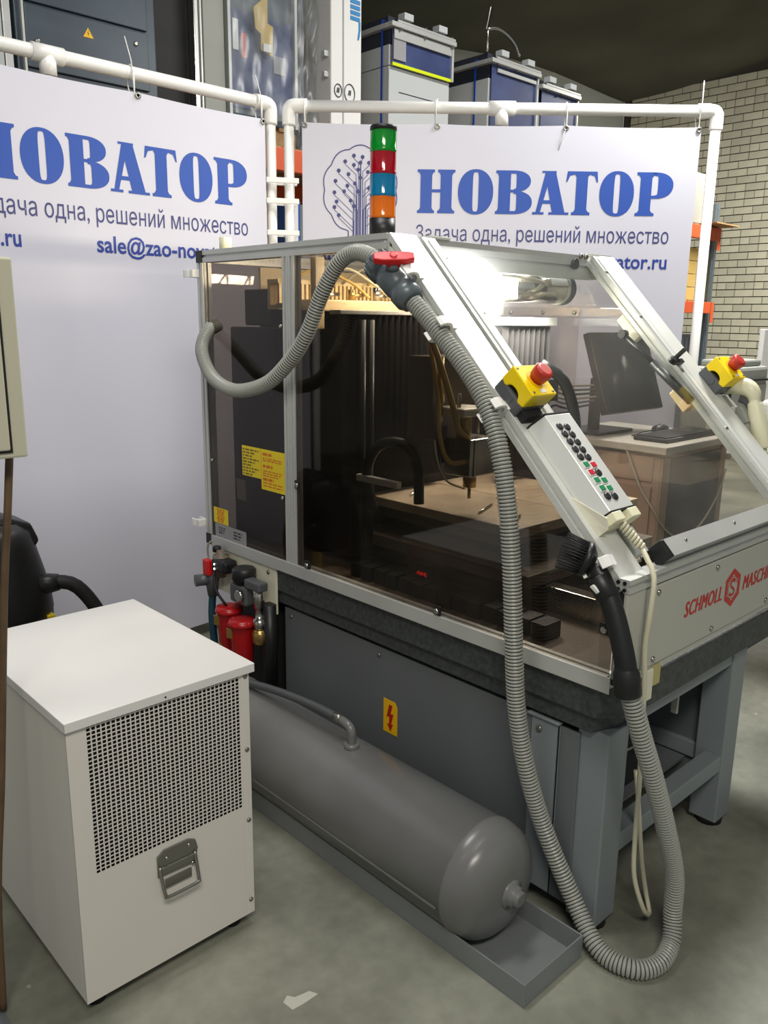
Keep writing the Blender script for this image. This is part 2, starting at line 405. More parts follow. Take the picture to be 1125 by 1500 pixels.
# ================================================================== BANNERS
fgv = V((0.687546, 0.726141, 0)); rgv = V((0.726141, -0.687546, 0))
def RBp(a, z, off=0.0): return fgv*(4.06-off)+rgv*a+V((0, 0, z))
def LBp(x, z, off=0.0): return V((x, 3.30-off, z))
def novator(mb, P, u0, z0, su, sz, mi=0):
    """slab-serif capitals NOVATOR in Cyrillic, laid out from polygons; P(u, z) maps to the banner"""
    def poly(pts, fs=None):
        vs = [P(u0+x*su, z0+y*sz) for x, y in pts]; mb.add(vs, fs or [list(range(len(pts)))], mi)
    def rect(x0, x1, y0, y1): poly([(x0, y0), (x1, y0), (x1, y1), (x0, y1)])
    def stem(x0, x1, s0, s1):   # stem with bracketed slab serifs of reach s0/s1
        rect(x0, x1, 0, 1)
        for yb, yt, sg in ((0, 0.06, 1), (1, 0.94, -1)):
            if s0: poly([(x0-s0, yb), (x0, yb), (x0, yt+sg*0.07), (x0-s0*0.45, yt+sg*0.012), (x0-s0, yt)])
            if s1: poly([(x1+s1, yb), (x1+s1, yt), (x1+s1*0.45, yt+sg*0.012), (x1, yt+sg*0.07), (x1, yb)])
    def ring(cx, cy, ro, rh, ri, rih, a0=0, a1=360, n=40, pw=2.0, pi_=5.0):
        vs = []; fs = []
        for k in range(n+1):
            a = math.radians(a0+(a1-a0)*k/n); c, s = math.cos(a), math.sin(a)
            def se(r, h, p): return (cx+r*math.copysign(abs(c)**(2/p), c), cy+h*math.copysign(abs(s)**(2/p), s))
            vs += [se(ro, rh, pw), se(ri, rih, pi_)]
        for k in range(n): fs.append((2*k, 2*k+2, 2*k+3, 2*k+1))
        poly(vs, fs)
    stem(0.07, 0.33, 0.07, 0.06); stem(0.52, 0.78, 0.06, 0.068); rect(0.33, 0.52, 0.48, 0.55)            # Н
    ring(1.315, 0.5, 0.398, 0.52, 0.065, 0.45, pw=2.15)                                                   # О
    rect(1.83, 2.10, 0, 1); poly([(1.767, 0), (1.83, 0), (1.83, .13), (1.8, .07), (1.767, .06)]); poly([(1.767, 1), (1.767, .94), (1.8, .93), (1.83, .87), (1.83, 1)])
    ring(2.17, 0.755, 0.38, 0.245, 0.06, 0.175, -90, 90, 24, 2.2); ring(2.17, 0.27, 0.424, 0.27, 0.07, 0.20, -90, 90, 24, 2.2)  # В
    rect(2.10, 2.17, 0.93, 1); rect(2.10, 2.17, 0.0, 0.07); rect(2.10, 2.17, 0.50, 0.56)
    poly([(2.88, 1), (3.10, 1), (3.35, 0.03), (3.06, 0.03), (2.93, 0.64), (2.78, 0.03), (2.68, 0.03)])     # А
    poly([(2.76, .25), (3.1, .25), (3.09, .33), (2.79, .33)]); rect(2.61, 2.87, 0, 0.055); rect(2.98, 3.436, 0, 0.055); rect(2.80, 3.12, 0.955, 1)
    stem(3.575, 3.835, 0.08, 0.08); rect(3.38, 4.03, 0.93, 1)                                              # Т
    poly([(3.344, .76), (3.375, .76), (3.43, .90), (3.56, .935), (3.37, 1.0)]); poly([(4.064, .76), (4.04, 1.0), (3.85, .935), (3.98, .90), (4.035, .76)])
    ring(4.50, 0.5, 0.39, 0.52, 0.065, 0.45, pw=2.15)                                                      # О
    stem(5.02, 5.28, 0.083, 0.09); ring(5.36, 0.70, 0.404, 0.30, 0.06, 0.22, -90, 90, 24, 2.2); rect(5.28, 5.36, 0.93, 1); rect(5.28, 5.36, 0.40, 0.47)  # Р
def banner(name, P, u0, u1, label, tree, sw):
    """u0..u1: banner edges along the wall"""
    c = P((u0+u1)/2, 0.03); root = thing(name, c, label, 'banner')
    mb = MB(); NU, NZ = 48, 40; z0, z1 = 0.06, 2.375
    vs = []; fs = []
    def wav(u, z):  # gentle ripples of hanging vinyl
        k = (z1-z)/(z1-z0)
        return 0.010*math.sin(u*5.1+sw+z*1.3)*(0.3+k)+0.005*math.sin(u*11+z*2.2+sw)*(0.2+k)
    for s_ in (0, 1):
        for i in range(NU+1):
            for j in range(NZ+1):
                u = u0+(u1-u0)*i/NU; z = z0+(z1-z0)*j/NZ
                sag = 0.006*math.sin(math.pi*((i/NU*3) % 1)) if j == NZ else 0
                vs.append(P(u, z-sag, wav(u, z)*min(1, (2.45-z)*1.2)-0.0008*s_))
    n = (NU+1)*(NZ+1)
    for i in range(NU):
        for j in range(NZ):
            a = i*(NZ+1)+j; fs.append((a, a+1, a+NZ+2, a+NZ+1)); fs.append((n+a, n+a+NZ+1, n+a+NZ+2, n+a+1))
    mb.add(vs, fs, 0, True); mb.build('vinyl_sheet', 'banner', root)
    def PT(u, z): return P(u, z, wav(u, z)*min(1, (2.45-z)*1.2)+0.0012)
    ux = (P(1, 0)-P(0, 0)); uz = V((0, 0, 1))
    R = u1-0.105
    t = MB(); novator(t, PT, R-1.187, 1.989, 0.2059, 0.191); t.build('company_name', 'print', root, label='large blue slab-serif lettering')
    def flat_text(nm, body, uL, zb, width, size, mt, **kw):
        vs_, fs_ = text_tris(body, **kw); x0 = min(p[0] for p in vs_); x1 = max(p[0] for p in vs_); sx = width/(x1-x0)
        MB().add([PT(uL+(p[0]-x0)*sx, zb+p[1]*size) for p in vs_], fs_).build(nm, mt, root)
    flat_text('slogan', 'Задача одна, решений множество', R-1.19, 1.866, 1.188, 0.098, 'printd')
    flat_text('email_line', 'sale@zao-novator.ru', R-0.722, 1.752, 0.722, 0.092, 'printl', offset=0.018)
    flat_text('web_address', 'www.zao-novator.ru', R-1.625, 1.752, 0.605, 0.092, 'printl', offset=0.018)
    if tree:
        t = MB(); cx, cz = u0+0.268, 2.085
        def line(pts, w):
            for (a, b) in zip(pts[:-1], pts[1:]):
                d = V((b[0]-a[0], b[1]-a[1])); L = d.length or 1; nx, ny = -d.y/L*w/2, d.x/L*w/2
                t.add([PT(a[0]+nx, a[1]+ny), PT(a[0]-nx, a[1]-ny), PT(b[0]-nx, b[1]-ny), PT(b[0]+nx, b[1]+ny)], [(0, 1, 2, 3)])
        out = []
        for k in range(0, 121):
            a = math.radians(-118+k/120*(360-64+62)-0)
            a = math.radians(246-k/120*312)
            r = 0.165+0.010*abs(math.sin(a*5.0))
            out.append((cx+math.cos(a)*r, cz+math.sin(a)*r*1.12))
        out = [(cx-0.055, 1.86), (cx-0.055, 1.905)]+out+[(cx+0.055, 1.905), (cx+0.055, 1.86)]
        line(out, 0.005)
        rnd = random.Random(3)
        nodes = [(-.03, .15), (.01, .145), (.04, .12), (-.07, .125), (-.03, .11), (.0, .12), (-.10, .085), (-.055, .07), (-.01, .09), (.035, .08), (.08, .1), (-.115, .04),
                 (-.06, .02), (-.025, .03), (.0, .055), (.06, .05), (.1, .05), (-.12, -.01), (-.075, -.005), (-.01, -.005), (.04, .01), (.09, 0), (.125, .01), (-.11, -.05), (-.045, -.045), (-.12, -.075), (-.03, -.07), (.05, -.04), (.1, -.045), (-.1, -.11), (.08, -.1)]
        for (dx, dz) in nodes:
            x, z = cx+dx, cz+dz; k = 14
            t.add([PT(x+0.009*math.cos(2*math.pi*i/k), z+0.009*math.sin(2*math.pi*i/k)) for i in range(k)], [list(range(k))])
            tx = cx+dx*0.28; zz = z-abs(x-tx)*0.9-0.012
            line([(x, z), (x, z-0.012), (tx, zz), (tx, 1.86)], 0.0028)
        t.build('tree_emblem', 'printd', root, label='circuit tree emblem in dark blue outline')
    # eyelets along the top and sides
    for u in (u0+0.012, u0+0.62*(u1-u0)/1.83, u0+1.21*(u1-u0)/1.83, u1-0.012):
        g = MB(); p = P(u, 2.363, 0.004); x = ux.normalized(); d = x.cross(uz); g.rev(p, d if (d.dot(-fgv) > 0) else -d, [(0, 0.013), (0.003, 0.012), (0.003, 0.006), (0.0, 0.006)], 14, 0); g.build('eyelet', 'zinc', root)
    return root
banner('vinyl_banner', LBp, 0.525, 2.352, 'white vinyl banner cut off at the left edge, behind the white cabinet', False, 0.4)
banner('vinyl_banner', RBp, -0.398, 1.427, 'white vinyl banner with a tree emblem, behind the signal tower', True, 2.1)
def pipe_frame(P, ua, ub, tees, label, zips, off=-0.03):
    root = thing('banner_stand', P(ua, 0), label, 'banner stand'); zt = 2.45; r = 0.0255
    def Q(u, z): return P(u, z, off)
    MB().cyl(Q(ua+0.03, zt), Q(ub-0.03, zt), r, n=20).build('top_pipe', 'pvc', root)
    for u in (ua, ub):
        MB().cyl(Q(u, 0), Q(u, zt-0.03), r*0.92, n=20).build('post', 'pvc', root)
        sgn = 1 if u == ua else -1
        m = MB(); pts = [Q(u, zt-0.085), Q(u, zt-0.03), Q(u+sgn*0.006, zt-0.008), Q(u+sgn*0.03, zt), Q(u+sgn*0.085, zt)]
        m.tube(spline(pts, 0.008), r*1.22, 16); m.build('elbow', 'pvc', root)
    for u in tees:
        m = MB(); m.cyl(Q(u-0.06, zt), Q(u+0.06, zt), r*1.26, n=20); m.cyl(Q(u, zt-0.075), Q(u, zt), r*1.22, n=20); m.build('tee', 'pvc', root)
        MB().cyl(Q(u, 0.0), Q(u, zt-0.07), r*0.92, n=16).build('post', 'pvc', root)
    for (u, tail) in zips:
        c = Q(u, zt); x = (P(1, 0)-P(0, 0)).normalized(); fr = P(u, zt, 1)-P(u, zt, 0)
        pts = [c+fr*0.030+V((0, 0, -0.09)), c+fr*0.031, c+V((0, 0, 0.03))-fr*0.0, c-fr*0.029, c-fr*0.01+V((0, 0, -0.07)), c+fr*0.03+V((0, 0, -0.088))]
        m = MB(); m.tube(spline(pts, 0.01), 0.0028, 6)
        m.tube([c+fr*0.03+V((0, 0, -0.085)), c+fr*0.04+x*tail[0]*0.4+V((0, 0, (tail[1]-0.05)*0.5)), c+fr*0.03+x*tail[0]+V((0, 0, tail[1]))], 0.0022, 5)
        m.build('cable_tie', 'pvc', root)
    return root
stand_l = pipe_frame(LBp, 0.47, 2.405, [1.39], 'white plastic pipe frame carrying the cut-off banner', [(0.537, (0, .1)), (1.137, (0, .1)), (1.72, (-0.03, 0.12)), (2.335, (-0.03, 0.10))])
pipe_frame(RBp, -0.462, 1.502, [0.517], 'white plastic pipe frame carrying the tree emblem banner', [(-0.386, (0, 0.02)), (0.212, (0.005, 0.03)), (0.81, (-0.03, -0.18)), (1.415, (0.005, 0.12))])
for k, z in enumerate((2.12, 2.03, 1.89)):
    a, b = LBp(2.395, z, 0.0), RBp(-0.452, z, 0.0); d = (b-a).normalized(); e = V((0, 0, 1)); n_ = d.cross(e)
    m = MB(); c = (a+b)/2+n_*0.0
    m.obox(c-n_*-0.02, d*((b-a).length/2+0.035), n_*0.006, e*0.012); m.obox(c+n_*-0.055, d*((b-a).length/2+0.035), n_*0.006, e*0.012)
    m.build('pipe_clip', 'pvc', stand_l, bevel=0.003)

# ================================================================== DRILLING MACHINE
XS, XR, YF, YB, ZB, ZT = 1.56, 2.65, 0.869, 2.61, 0.683, 1.723
D = thing('drilling_machine', (2.1, 1.75, 0), 'large enclosed drilling machine with aluminium frame, tinted panes and grey steel stand', 'machine')
X3, Y3, Z3 = V((1, 0, 0)), V((0, 1, 0)), V((0, 0, 1))
P0 = V((0, 0.899, 0.958)); es = V((0, 0.69660, 0.71746)); en = V((0, -0.71746, 0.69660)); SL = 1.0551
def S(x, s, o=0.0): return P0+X3*x+es*(s*SL)+en*o
prof = lambda nm, a, b, w, h, u, mt='alu', g=(1, 1, 1, 1), **k: profile(nm, a, b, w, h, u, mt, D, g, **k)
# --- granite bed with chamfered corners
c = 0.055
mb = MB(); x0, x1, y0, y1 = 1.574, 2.74, 0.886, 2.55
mb.prism([(x0, y0+c, .597), (x0+c, y0, .597), (x1-c, y0, .597), (x1, y0+c, .597), (x1, y1, .597), (x0, y1, .597)], (0, 0, .681-.597))
mb.prism([(x0+.012, y0+c+.01, .55), (x0+.04+c, y0+.04, .55), (x1-.2, y0+.04, .55), (x1-.2, y1-.1, .55), (x0+.012, y1-.35, .55)], (0, 0, .047))
mb.build('granite_bed', 'granite', D, 0.004)
# --- steel stand
st = MB().box(1.608, 1.70, .914, 1.0, 0.02, .55).build('stand_leg', 'stand', D, 0.004)
for (a, b, yy) in ((2.268, 2.357, .914), (1.615, 1.70, 2.06), (2.268, 2.357, 2.06)):
    MB().box(a, b, yy, yy+.086, 0.02, .595 if a > 2 else .55).build('stand_leg', 'stand', D, 0.004)
for (a, b, yy) in ((1.62, 1.69, .925), (2.28, 2.345, .925), (1.62, 1.69, 2.07), (2.28, 2.345, 2.07)):
    MB().cyl(((a+b)/2, yy+.03, 0), ((a+b)/2, yy+.03, .022), .04).build('levelling_foot', 'rubber', D)
MB().box(1.70, 2.268, .918, .99, .538, .597).build('stand_rail', 'stand', D, 0.003)
MB().box(1.70, 2.268, .918, .97, .194, .245).build('stand_rail', 'stand', D, 0.003)
MB().box(2.285, 2.35, 1.0, 2.1, .50, .595).build('stand_rail', 'stand', D, 0.003)
MB().box(2.285, 2.35, 1.0, 2.1, .194, .245).build('stand_rail', 'stand', D, 0.003)
MB().box(1.70, 2.268, 2.10, 2.16, .50, .595).build('stand_rail', 'stand', D, 0.003)
MB().box(1.70, 2.268, 2.10, 2.16, .194, .245).build('stand_rail', 'stand', D, 0.003)
MB().box(1.655, 2.27, 1.03, 2.1, .192, .20).build('stand_shelf', 'panel', D)
MB().box(1.70, 2.27, 1.72, 1.74, .02, .55).build('inner_shade_sheet', 'dark', D)  # dark sheet standing in for shade inside the stand
MB().box(2.30, 2.312, 1.0, 2.06, .03, .55).build('far_side_panel', 'panel', D, .002)
MB().box(1.62, 2.36, 2.24, 2.26, .06, .55).build('rear_shade_sheet', 'dark', D)  # added dark sheet, stands in for the darkness under the machine
eb = MB().box(1.72, 2.06, 1.06, 1.6, .20, .53).build('dark_fill_box', 'dark', D, 0.006, label='dark box filling the shaded inside of the stand')  # box enlarged and coloured dark to imitate the shaded opening
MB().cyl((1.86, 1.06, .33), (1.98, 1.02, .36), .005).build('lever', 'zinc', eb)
MB().box(2.13, 2.18, 1.25, 1.30, .20, .55).build('stand_post', 'stand', D, 0.003)
MB().box(2.122, 2.132, 1.0, 1.02, .40, .56).build('strap_bar', 'offwhite', D, 0.002)
# --- sheet panel along the side, with the folded flange plate and warning sticker
MB().box(1.598, 1.612, 1.125, 2.178, .06, .536).build('side_panel', 'panel', D, 0.003)
MB().box(1.59, 1.598, 1.045, 1.125, .06, .535).box(1.59, 1.602, 1.045, 1.048, .06, .541).box(1.584, 1.602, 1.04, 1.135, .535, .541).build('flange_plate', 'stand', D, 0.002)
MB().box(1.60, 1.612, .99, 1.05, .05, .53).build('filler_plate', 'panel', D, 0.002)
mb = MB(); screw(mb, (1.589, 1.10, .505), (-1, 0, 0), .009, .005); mb.build('screw', 'zinc', D)
mb = MB(); screw(mb, (1.597, 1.70, .51), (-1, 0, 0), .007, .004); mb.build('screw', 'zinc', D)
mb = MB(); screw(mb, (1.597, 2.14, .51), (-1, 0, 0), .007, .004); mb.build('screw', 'zinc', D)
ws = MB().prism([(1.5978, 1.677, .27), (1.5978, 1.677, .378), (1.5978, 1.628, .378), (1.5978, 1.617, .362), (1.5978, 1.617, .27)], (-.0009, 0, 0)).build('warning_sticker', 'warnyellow', D, label='yellow high voltage sticker')
bx = 1.5966
bolt = [(1.638, .364), (1.652, .364), (1.662, .322), (1.650, .324), (1.652, .300), (1.660, .300), (1.645, .277), (1.634, .303), (1.642, .302), (1.633, .337), (1.645, .334)]
MB().prism([(bx, y, z) for y, z in bolt], (-.0006, 0, 0)).build('lightning_bolt', 'warnred', ws)
MB().box(1.66, 1.67, 2.185, 2.57, .10, .55).build('shade_backing', 'dark', D)  # added dark backing so the dim space behind the filters reads dark
# --- cream board carrying the air treatment unit
ab = MB().box(1.566, 1.574, 2.182, 2.585, .512, .683).build('air_unit_board', 'cream', D, 0.002)
mb = MB(); screw(mb, (1.566, 2.225, .655), (-1, 0, 0), .008, .005); mb.build('screw', 'zinc', ab)
au = MB()
au.box(1.50, 1.565, 2.27, 2.37, .53, .60); fr_ = au.build('regulator_body', 'darkgrey', D, 0.008)
MB().rev((1.53, 2.32, .60), (0, 0, 1), [(0, .034), (.012, .034), (.014, .042), (.05, .042), (.056, .036)], 20).build('regulator_knob', 'black', fr_)
MB().rev((1.50, 2.30, .565), (-1, 0, 0), [(0, .022), (.012, .022), (.014, .018)], 18).build('gauge', 'steel', fr_)
m = MB().box(1.50, 1.54, 2.19, 2.28, .60, .632); m.build('regulator_bracket', 'darkgrey', fr_, 0.006)
m = MB(); m.rev((1.525, 2.225, .455), (0, 0, 1), [(0, .017), (.018, .022), (.04, .022), (.042, .014), (.08, .014), (.082, .019), (.145, .019), (.147, .012), (.165, .012)], 16); m.build('air_fitting', 'steel', D)
m = MB(); m.rev((1.525, 2.225, .40), (0, 0, 1), [(0, .010), (.01, .026), (.045, .028), (.058, .02)], 16); m.build('brass_ball', 'brass', D)
m = MB(); m.cyl((1.55, 2.20, .25), (1.55, 2.20, .55), .024); m.tube(spline([(1.55, 2.2, .3), (1.55, 2.19, .2), (1.57, 2.16, .12)], .02), .012); m.build('silencer', 'black', D)
for (yy, xx, zz) in ((2.40, 1.515, .50), (2.295, 1.50, .485)):
    b_ = MB(); b_.rev((xx, yy, zz), (0, 0, -1), [(0, .022), (.004, .046), (.016, .05), (.022, .05), (.026, .043), (.05, .041), (.17, .037), (.19, .026), (.20, .012)], 24)
    fb = b_.build('filter_bowl', 'filterred', D, label='red air filter bowl')
    for dz in (.05, .155):
        MB().obox((xx-.041, yy+.012, zz-dz), (.002, .004, 0), (-.006, .016, 0), (0, 0, .018)).build('filter_label', 'brass', fb, 0.001)
m = MB(); m.rev((1.535, 2.475, .585), (0, 0, 1), [(0, .018), (.03, .02), (.032, .028), (.08, .03), (.082, .016), (.10, .014)], 16); m.build('oiler', 'brown', D)
m = MB(); m.box(1.50, 1.56, 2.40, 2.49, .612, .66); o = m.build('pressure_switch', 'black', D, 0.012)
for zz in (.625, .642): MB().rev((1.499, 2.462, zz), (-1, 0, 0), [(0, .004), (.002, .003)], 8).build('indicator', 'whiteled', o)
m = MB(); m.rev((1.53, 2.53, .50), (0, 0, 1), [(0, .018), (.06, .026), (.09, .026), (.10, .012)], 16); m.cyl((1.47, 2.55, .565), (1.53, 2.53, .565), .022); m.build('shutoff_valve', 'darkgrey', D)
m = MB(); m.obox((1.51, 2.525, .615), (.012, 0, 0), (0, .02, 0), (0, 0, .03)); m.build('valve_lever', 'red', D, 0.006)
rope('air_tube', [(1.53, 2.53, .52), (1.52, 2.525, .42), (1.52, 2.51, .30), (1.53, 2.50, .15), (1.60, 2.45, .06)], .014, 'teal', D)
rope('air_tube', [(1.50, 2.47, .60), (1.49, 2.44, .55), (1.505, 2.40, .50)], .005, 'rubber', D)
rope('signal_wire', [(1.565, 2.56, .70), (1.55, 2.585, .68), (1.555, 2.59, .62), (1.55, 2.55, .585)], .004, 'cable', D)
MB().rev((1.535, 2.50, .675), (0, 0, 1), [(0, .016), (.016, .016), (.02, .012)], 12).build('oiler_cap', 'black', D)
# --- aluminium frame: left side
prof('bottom_rail', (XS+.018, .907, .701), (XS+.018, 2.572, .701), .036, .036, Z3, 'alu', (1, 1, 1, 0))
MB().box(XS-.003, XS, .897, 2.572, .679, .7195).build('rail_cover', 'alu', D, 0.001)
prof('top_rail', (XS+.02, 1.652, 1.704), (XS+.02, 2.572, 1.704), .04, .04, Z3, 'alu', (1, 1, 1, 0))
prof('mullion', (XS+.015, 2.072, .719), (XS+.015, 2.072, 1.684), .027, .03, X3)
prof('mullion', (XS+.015, 2.101, .719), (XS+.015, 2.101, 1.684), .027, .03, X3)
prof('corner_post', (XS+.018, 2.59, .72), (XS+.018, 2.59, 1.684), .036, .036, X3)
prof('corner_post', (XR-.02, 2.59, .72), (XR-.02, 2.59, 1.684), .036, .036, X3)
for z in (.701, 1.704):
    b_ = prof('rear_beam', (XS+.004, 2.59, z), (XR, 2.59, z), .038, .038, Z3)
    MB().box(XS-.003, XS+.004, 2.571, 2.609, z-.02, z+.02).build('end_cap', 'black', b_, 0.002)
# right side frame
prof('bottom_rail', (XR-.018, .907, .701), (XR-.018, 2.572, .701), .036, .036, Z3)
prof('top_rail', (XR-.02, 1.652, 1.704), (XR-.02, 2.572, 1.704), .04, .04, Z3)
# sloping main beams and lid frame
prof('slope_beam', S(1.612, -.028, -.02), S(1.612, 1.012, -.02), .098, .04, en, 'alu_w', (0, 1, 1, 1))
prof('slope_beam', S(2.603, -.028, -.02), S(2.603, 1.012, -.02), .09, .04, en, 'alu_w', (0, 1, 1, 1))
for x in (1.695, 2.522):
    prof('lid_stile', S(x, .03, -.012), S(x, 1.0, -.012), .05, .036, en, 'alu', (0, 1, 0, 1))
    MB().obox(S(x+(.0 if x < 2 else -.0), .52, .008), X3*.010, es*(.47*SL), en*.002).build('lid_rib', 'alu_w', D, 0.001)
for x in (1.712, 2.505):
    for s in (.10, .30, .52, .74, .93):
        mb = MB(); screw(mb, S(x, s, .005), en, .007, .005); mb.build('screw', 'zinc', D)
lr = prof('lid_bottom_rail', S(1.735, .012, .022), S(2.52, .012, .022), .045, .045, en, 'alu', (0, 1, 0, 0))
for x in (1.7275, 2.527):
    MB().obox(S(x, .012, .022), X3*.008, es*.0235, en*.0235).build('end_cap', 'black', lr, 0.003)
for x in (1.82, 2.08, 2.36):
    mb = MB(); screw(mb, S(x, .016, .0445), en, .005, .003); mb.build('screw', 'zinc', lr)
for x in (1.90, 2.28):
    MB().prism([S(x, -.006, -.01), S(x+.09, -.006, -.01), S(x+.02, .004, .0)], en*.018).build('hinge_plate', 'alu', lr, 0.001)
# top cross beam and its joint plates
prof('cross_beam', (1.66, 1.668, 1.682), (2.56, 1.668, 1.682), .036, .076, Z3, 'alu', (1, 0, 1, 1))
mb = MB().box(1.72, 1.80, 1.643, 1.70, 1.720, 1.728).build('hinge_leaf', 'alu_w', D, 0.002)
for x in (1.735, 1.76, 1.785):
    m = MB(); screw(m, (x, 1.66, 1.728), Z3, .007, .005); m.build('screw', 'zinc', D)
for (x, y) in ((2.44, 1.64), (2.47, 1.64)):
    m = MB(); screw(m, (x, y, 1.715), (0, -1, 0), .010, .008); m.build('screw', 'zinc', D)
MB().cyl((2.42, 1.651, 1.69), (2.42, 1.64, 1.69), .017).build('grommet', 'black', D)
MB().box(2.56, 2.66, 1.66, 1.70, 1.724, 1.732).build('joint_plate', 'alu', D, 0.002)
m = MB(); m.box(1.562, 1.60, 1.644, 1.652, 1.685, 1.722); m.build('rail_end_plate', 'alu', D, 0.001)
m = MB()
for a in (45, 135):
    ca, sa = math.cos(math.radians(a)), math.sin(math.radians(a)); m.obox((1.581, 1.6425, 1.704), V((ca, 0, sa))*.020, (0, .002, 0), V((-sa, 0, ca))*.0035)
m.cyl((1.581, 1.644, 1.704), (1.581, 1.640, 1.704), .007); m.build('rail_end_web', 'darkgrey', D)
# front cross rail and off-white front panel
fr = prof('front_rail', (XS+.002, .889, .939), (XR, .889, .939), .04, .032, Z3, 'alu', (0, 0, 1, 1))
m = MB()
for (dy, dz) in ((.008, .008), (-.008, .008), (.008, -.008), (-.008, -.008)): m.cyl((XS+.002, .889+dy, .939+dz), (XS-.001, .889+dy, .939+dz), .0045, n=10)
m.build('rail_slot_hole', 'black', fr, kind='stuff')
MB().box(1.563, 1.641, .872, .882, .716, .922).build('corner_strip', 'offwhite', D, 0.002)
fp = MB().box(1.645, 2.64, .868, .880, .722, .918).build('front_panel', 'offwhite', D, 0.002)
MB().box(1.575, 2.64, .873, .886, .706, .720).build('lower_lip', 'offwhite', D, 0.001)
MB().box(1.566, 2.64, .882, .90, .70, .925).build('panel_backing', 'dark', D)
for x in (1.69, 1.985, 2.32, 2.58):
    for z in (.738, .902):
        m = MB(); screw(m, (x, .868, z), (0, -1, 0), .007, .006); m.build('screw', 'steel', fp)
t = MB()
for q in range(4): put_text(t, 'SCHMOLL', (1.828+.0012*q, .8674-.00012*q, .805), X3, Z3, width=.198, size=.056, shear=.22, spacing=1.10)
t.build('maker_lettering', 'redpaint', fp, label='red slanted capital lettering')
t = MB()
for q in range(4): put_text(t, 'MASCHINEN', (2.152+.0012*q, .8674-.00012*q, .805), X3, Z3, width=.255, size=.056, shear=.22, spacing=1.10)
t.build('maker_lettering', 'redpaint', fp, label='red slanted capital lettering')
t = MB(); cx, cz, yy = 2.089, .826, .8674
def ringp(r0, r1, n, ph, a0=0, a1=360, sx=1):
    vs = []; fs = []
    for k in range(n+1):
        a = math.radians(ph+a0+(a1-a0)*k/n)
        for r in (r0, r1): vs.append((cx+r*math.cos(a)*sx, yy, cz+r*math.sin(a)))
    for k in range(n): fs.append((2*k, 2*k+2, 2*k+3, 2*k+1))
    t.add(vs, fs)
ringp(.037, .053, 6, 30, sx=.95); ringp(.0295, .0315, 36, 0, 0, 360)
ringp(.0235, .026, 24, 20, 0, 230)
pts = [(.012, .013), (.004, .020), (-.008, .017), (-.012, .008), (-.004, .001), (.006, -.004), (.012, -.011), (.006, -.019), (-.006, -.020), (-.013, -.013)]
pp = spline([(cx+a, yy, cz+b) for a, b in pts], .003)
for a, b in zip(pp[:-1], pp[1:]):
    d = (b-a).normalized(); nn = V((-d.z, 0, d.x))*.0035; t.add([a+nn, a-nn, b-nn, b+nn], [(0, 1, 2, 3)])
t.build('hexagon_emblem', 'redpaint', fp, label='red hexagon emblem with a curved letter S')
MB().box(1.655, 1.70, .866, .872, .635, .712).build('cable_bracket', 'cream', D, 0.002)
MB().box(1.70, 1.735, .868, .872, .665, .715).build('masking_tape', 'tapeold', D)
MB().prism([(XS+.004, .897, .715), (XS+.004, .897, .78), (XS+.004, .888, .72)], (.03, 0, 0)).build('corner_gusset', 'alu', D)
# --- panes
sp = MB(); sp.prism([(XS+.004, 2.057, .718), (XS+.004, .905, .718), (XS+.004, .902, .922), (XS+.004, 1.63, 1.676), (XS+.004, 1.652, 1.684), (XS+.004, 2.057, 1.684)], (.004, 0, 0))
side_pane = sp.build('tinted_pane', 'tint', D, label='dark brown tinted side pane')
rear_pane = MB().box(XS+.004, XS+.008, 2.115, 2.572, .719, 1.684).build('tinted_pane', 'tint', D, label='dark brown tinted rear pane')
for (y, z, pn) in ((2.002, .731, side_pane), (1.433, .732, side_pane), (.922, .828, side_pane), (2.05, .985, side_pane)):
    k = MB().box(XS-.002, XS+.004, y-.013, y+.013, z-.012, z+.016).build('pane_holder', 'black', D, 0.002)
    m = MB(); screw(m, (XS-.002, y, z), (-1, 0, 0), .009, .006); m.build('screw', 'steel', k)
for (y, z) in ((2.129, 1.477), (2.133, .929), (2.56, 1.48), (2.556, 1.0)):
    m = MB(); screw(m, (XS+.004, y, z), (-1, 0, 0), .007, .005); m.build('screw', 'steel', rear_pane)
MB().box(XR-.03, XR-.026, .93, 2.572, .72, .93).prism([(XR-.03, .93, .93), (XR-.03, 1.62, 1.66), (XR-.03, 2.572, 1.684), (XR-.03, 2.572, .93)], (.004, 0, 0)).build('clear_side_pane', 'rose', D)
MB().obox(S(2.108, .51, -.004), X3*.39, es*(.475*SL), en*.002).build('clear_lid_pane', 'clear', D)
MB().box(1.60, 2.61, 2.585, 2.589, .72, 1.684).build('clear_rear_pane', 'rose', D)
# rose inner screen on the right with black edge screws
isc = MB().box(2.604, 2.608, 1.74, 2.36, .72, 1.555).build('inner_screen', 'rose', D)
for y_ in (1.76, 1.90, 2.05, 2.2, 2.33):
    m = MB(); screw(m, (2.604, y_, 1.535), (-1, 0, 0), .008, .006); m.build('screw', 'zinc', isc)
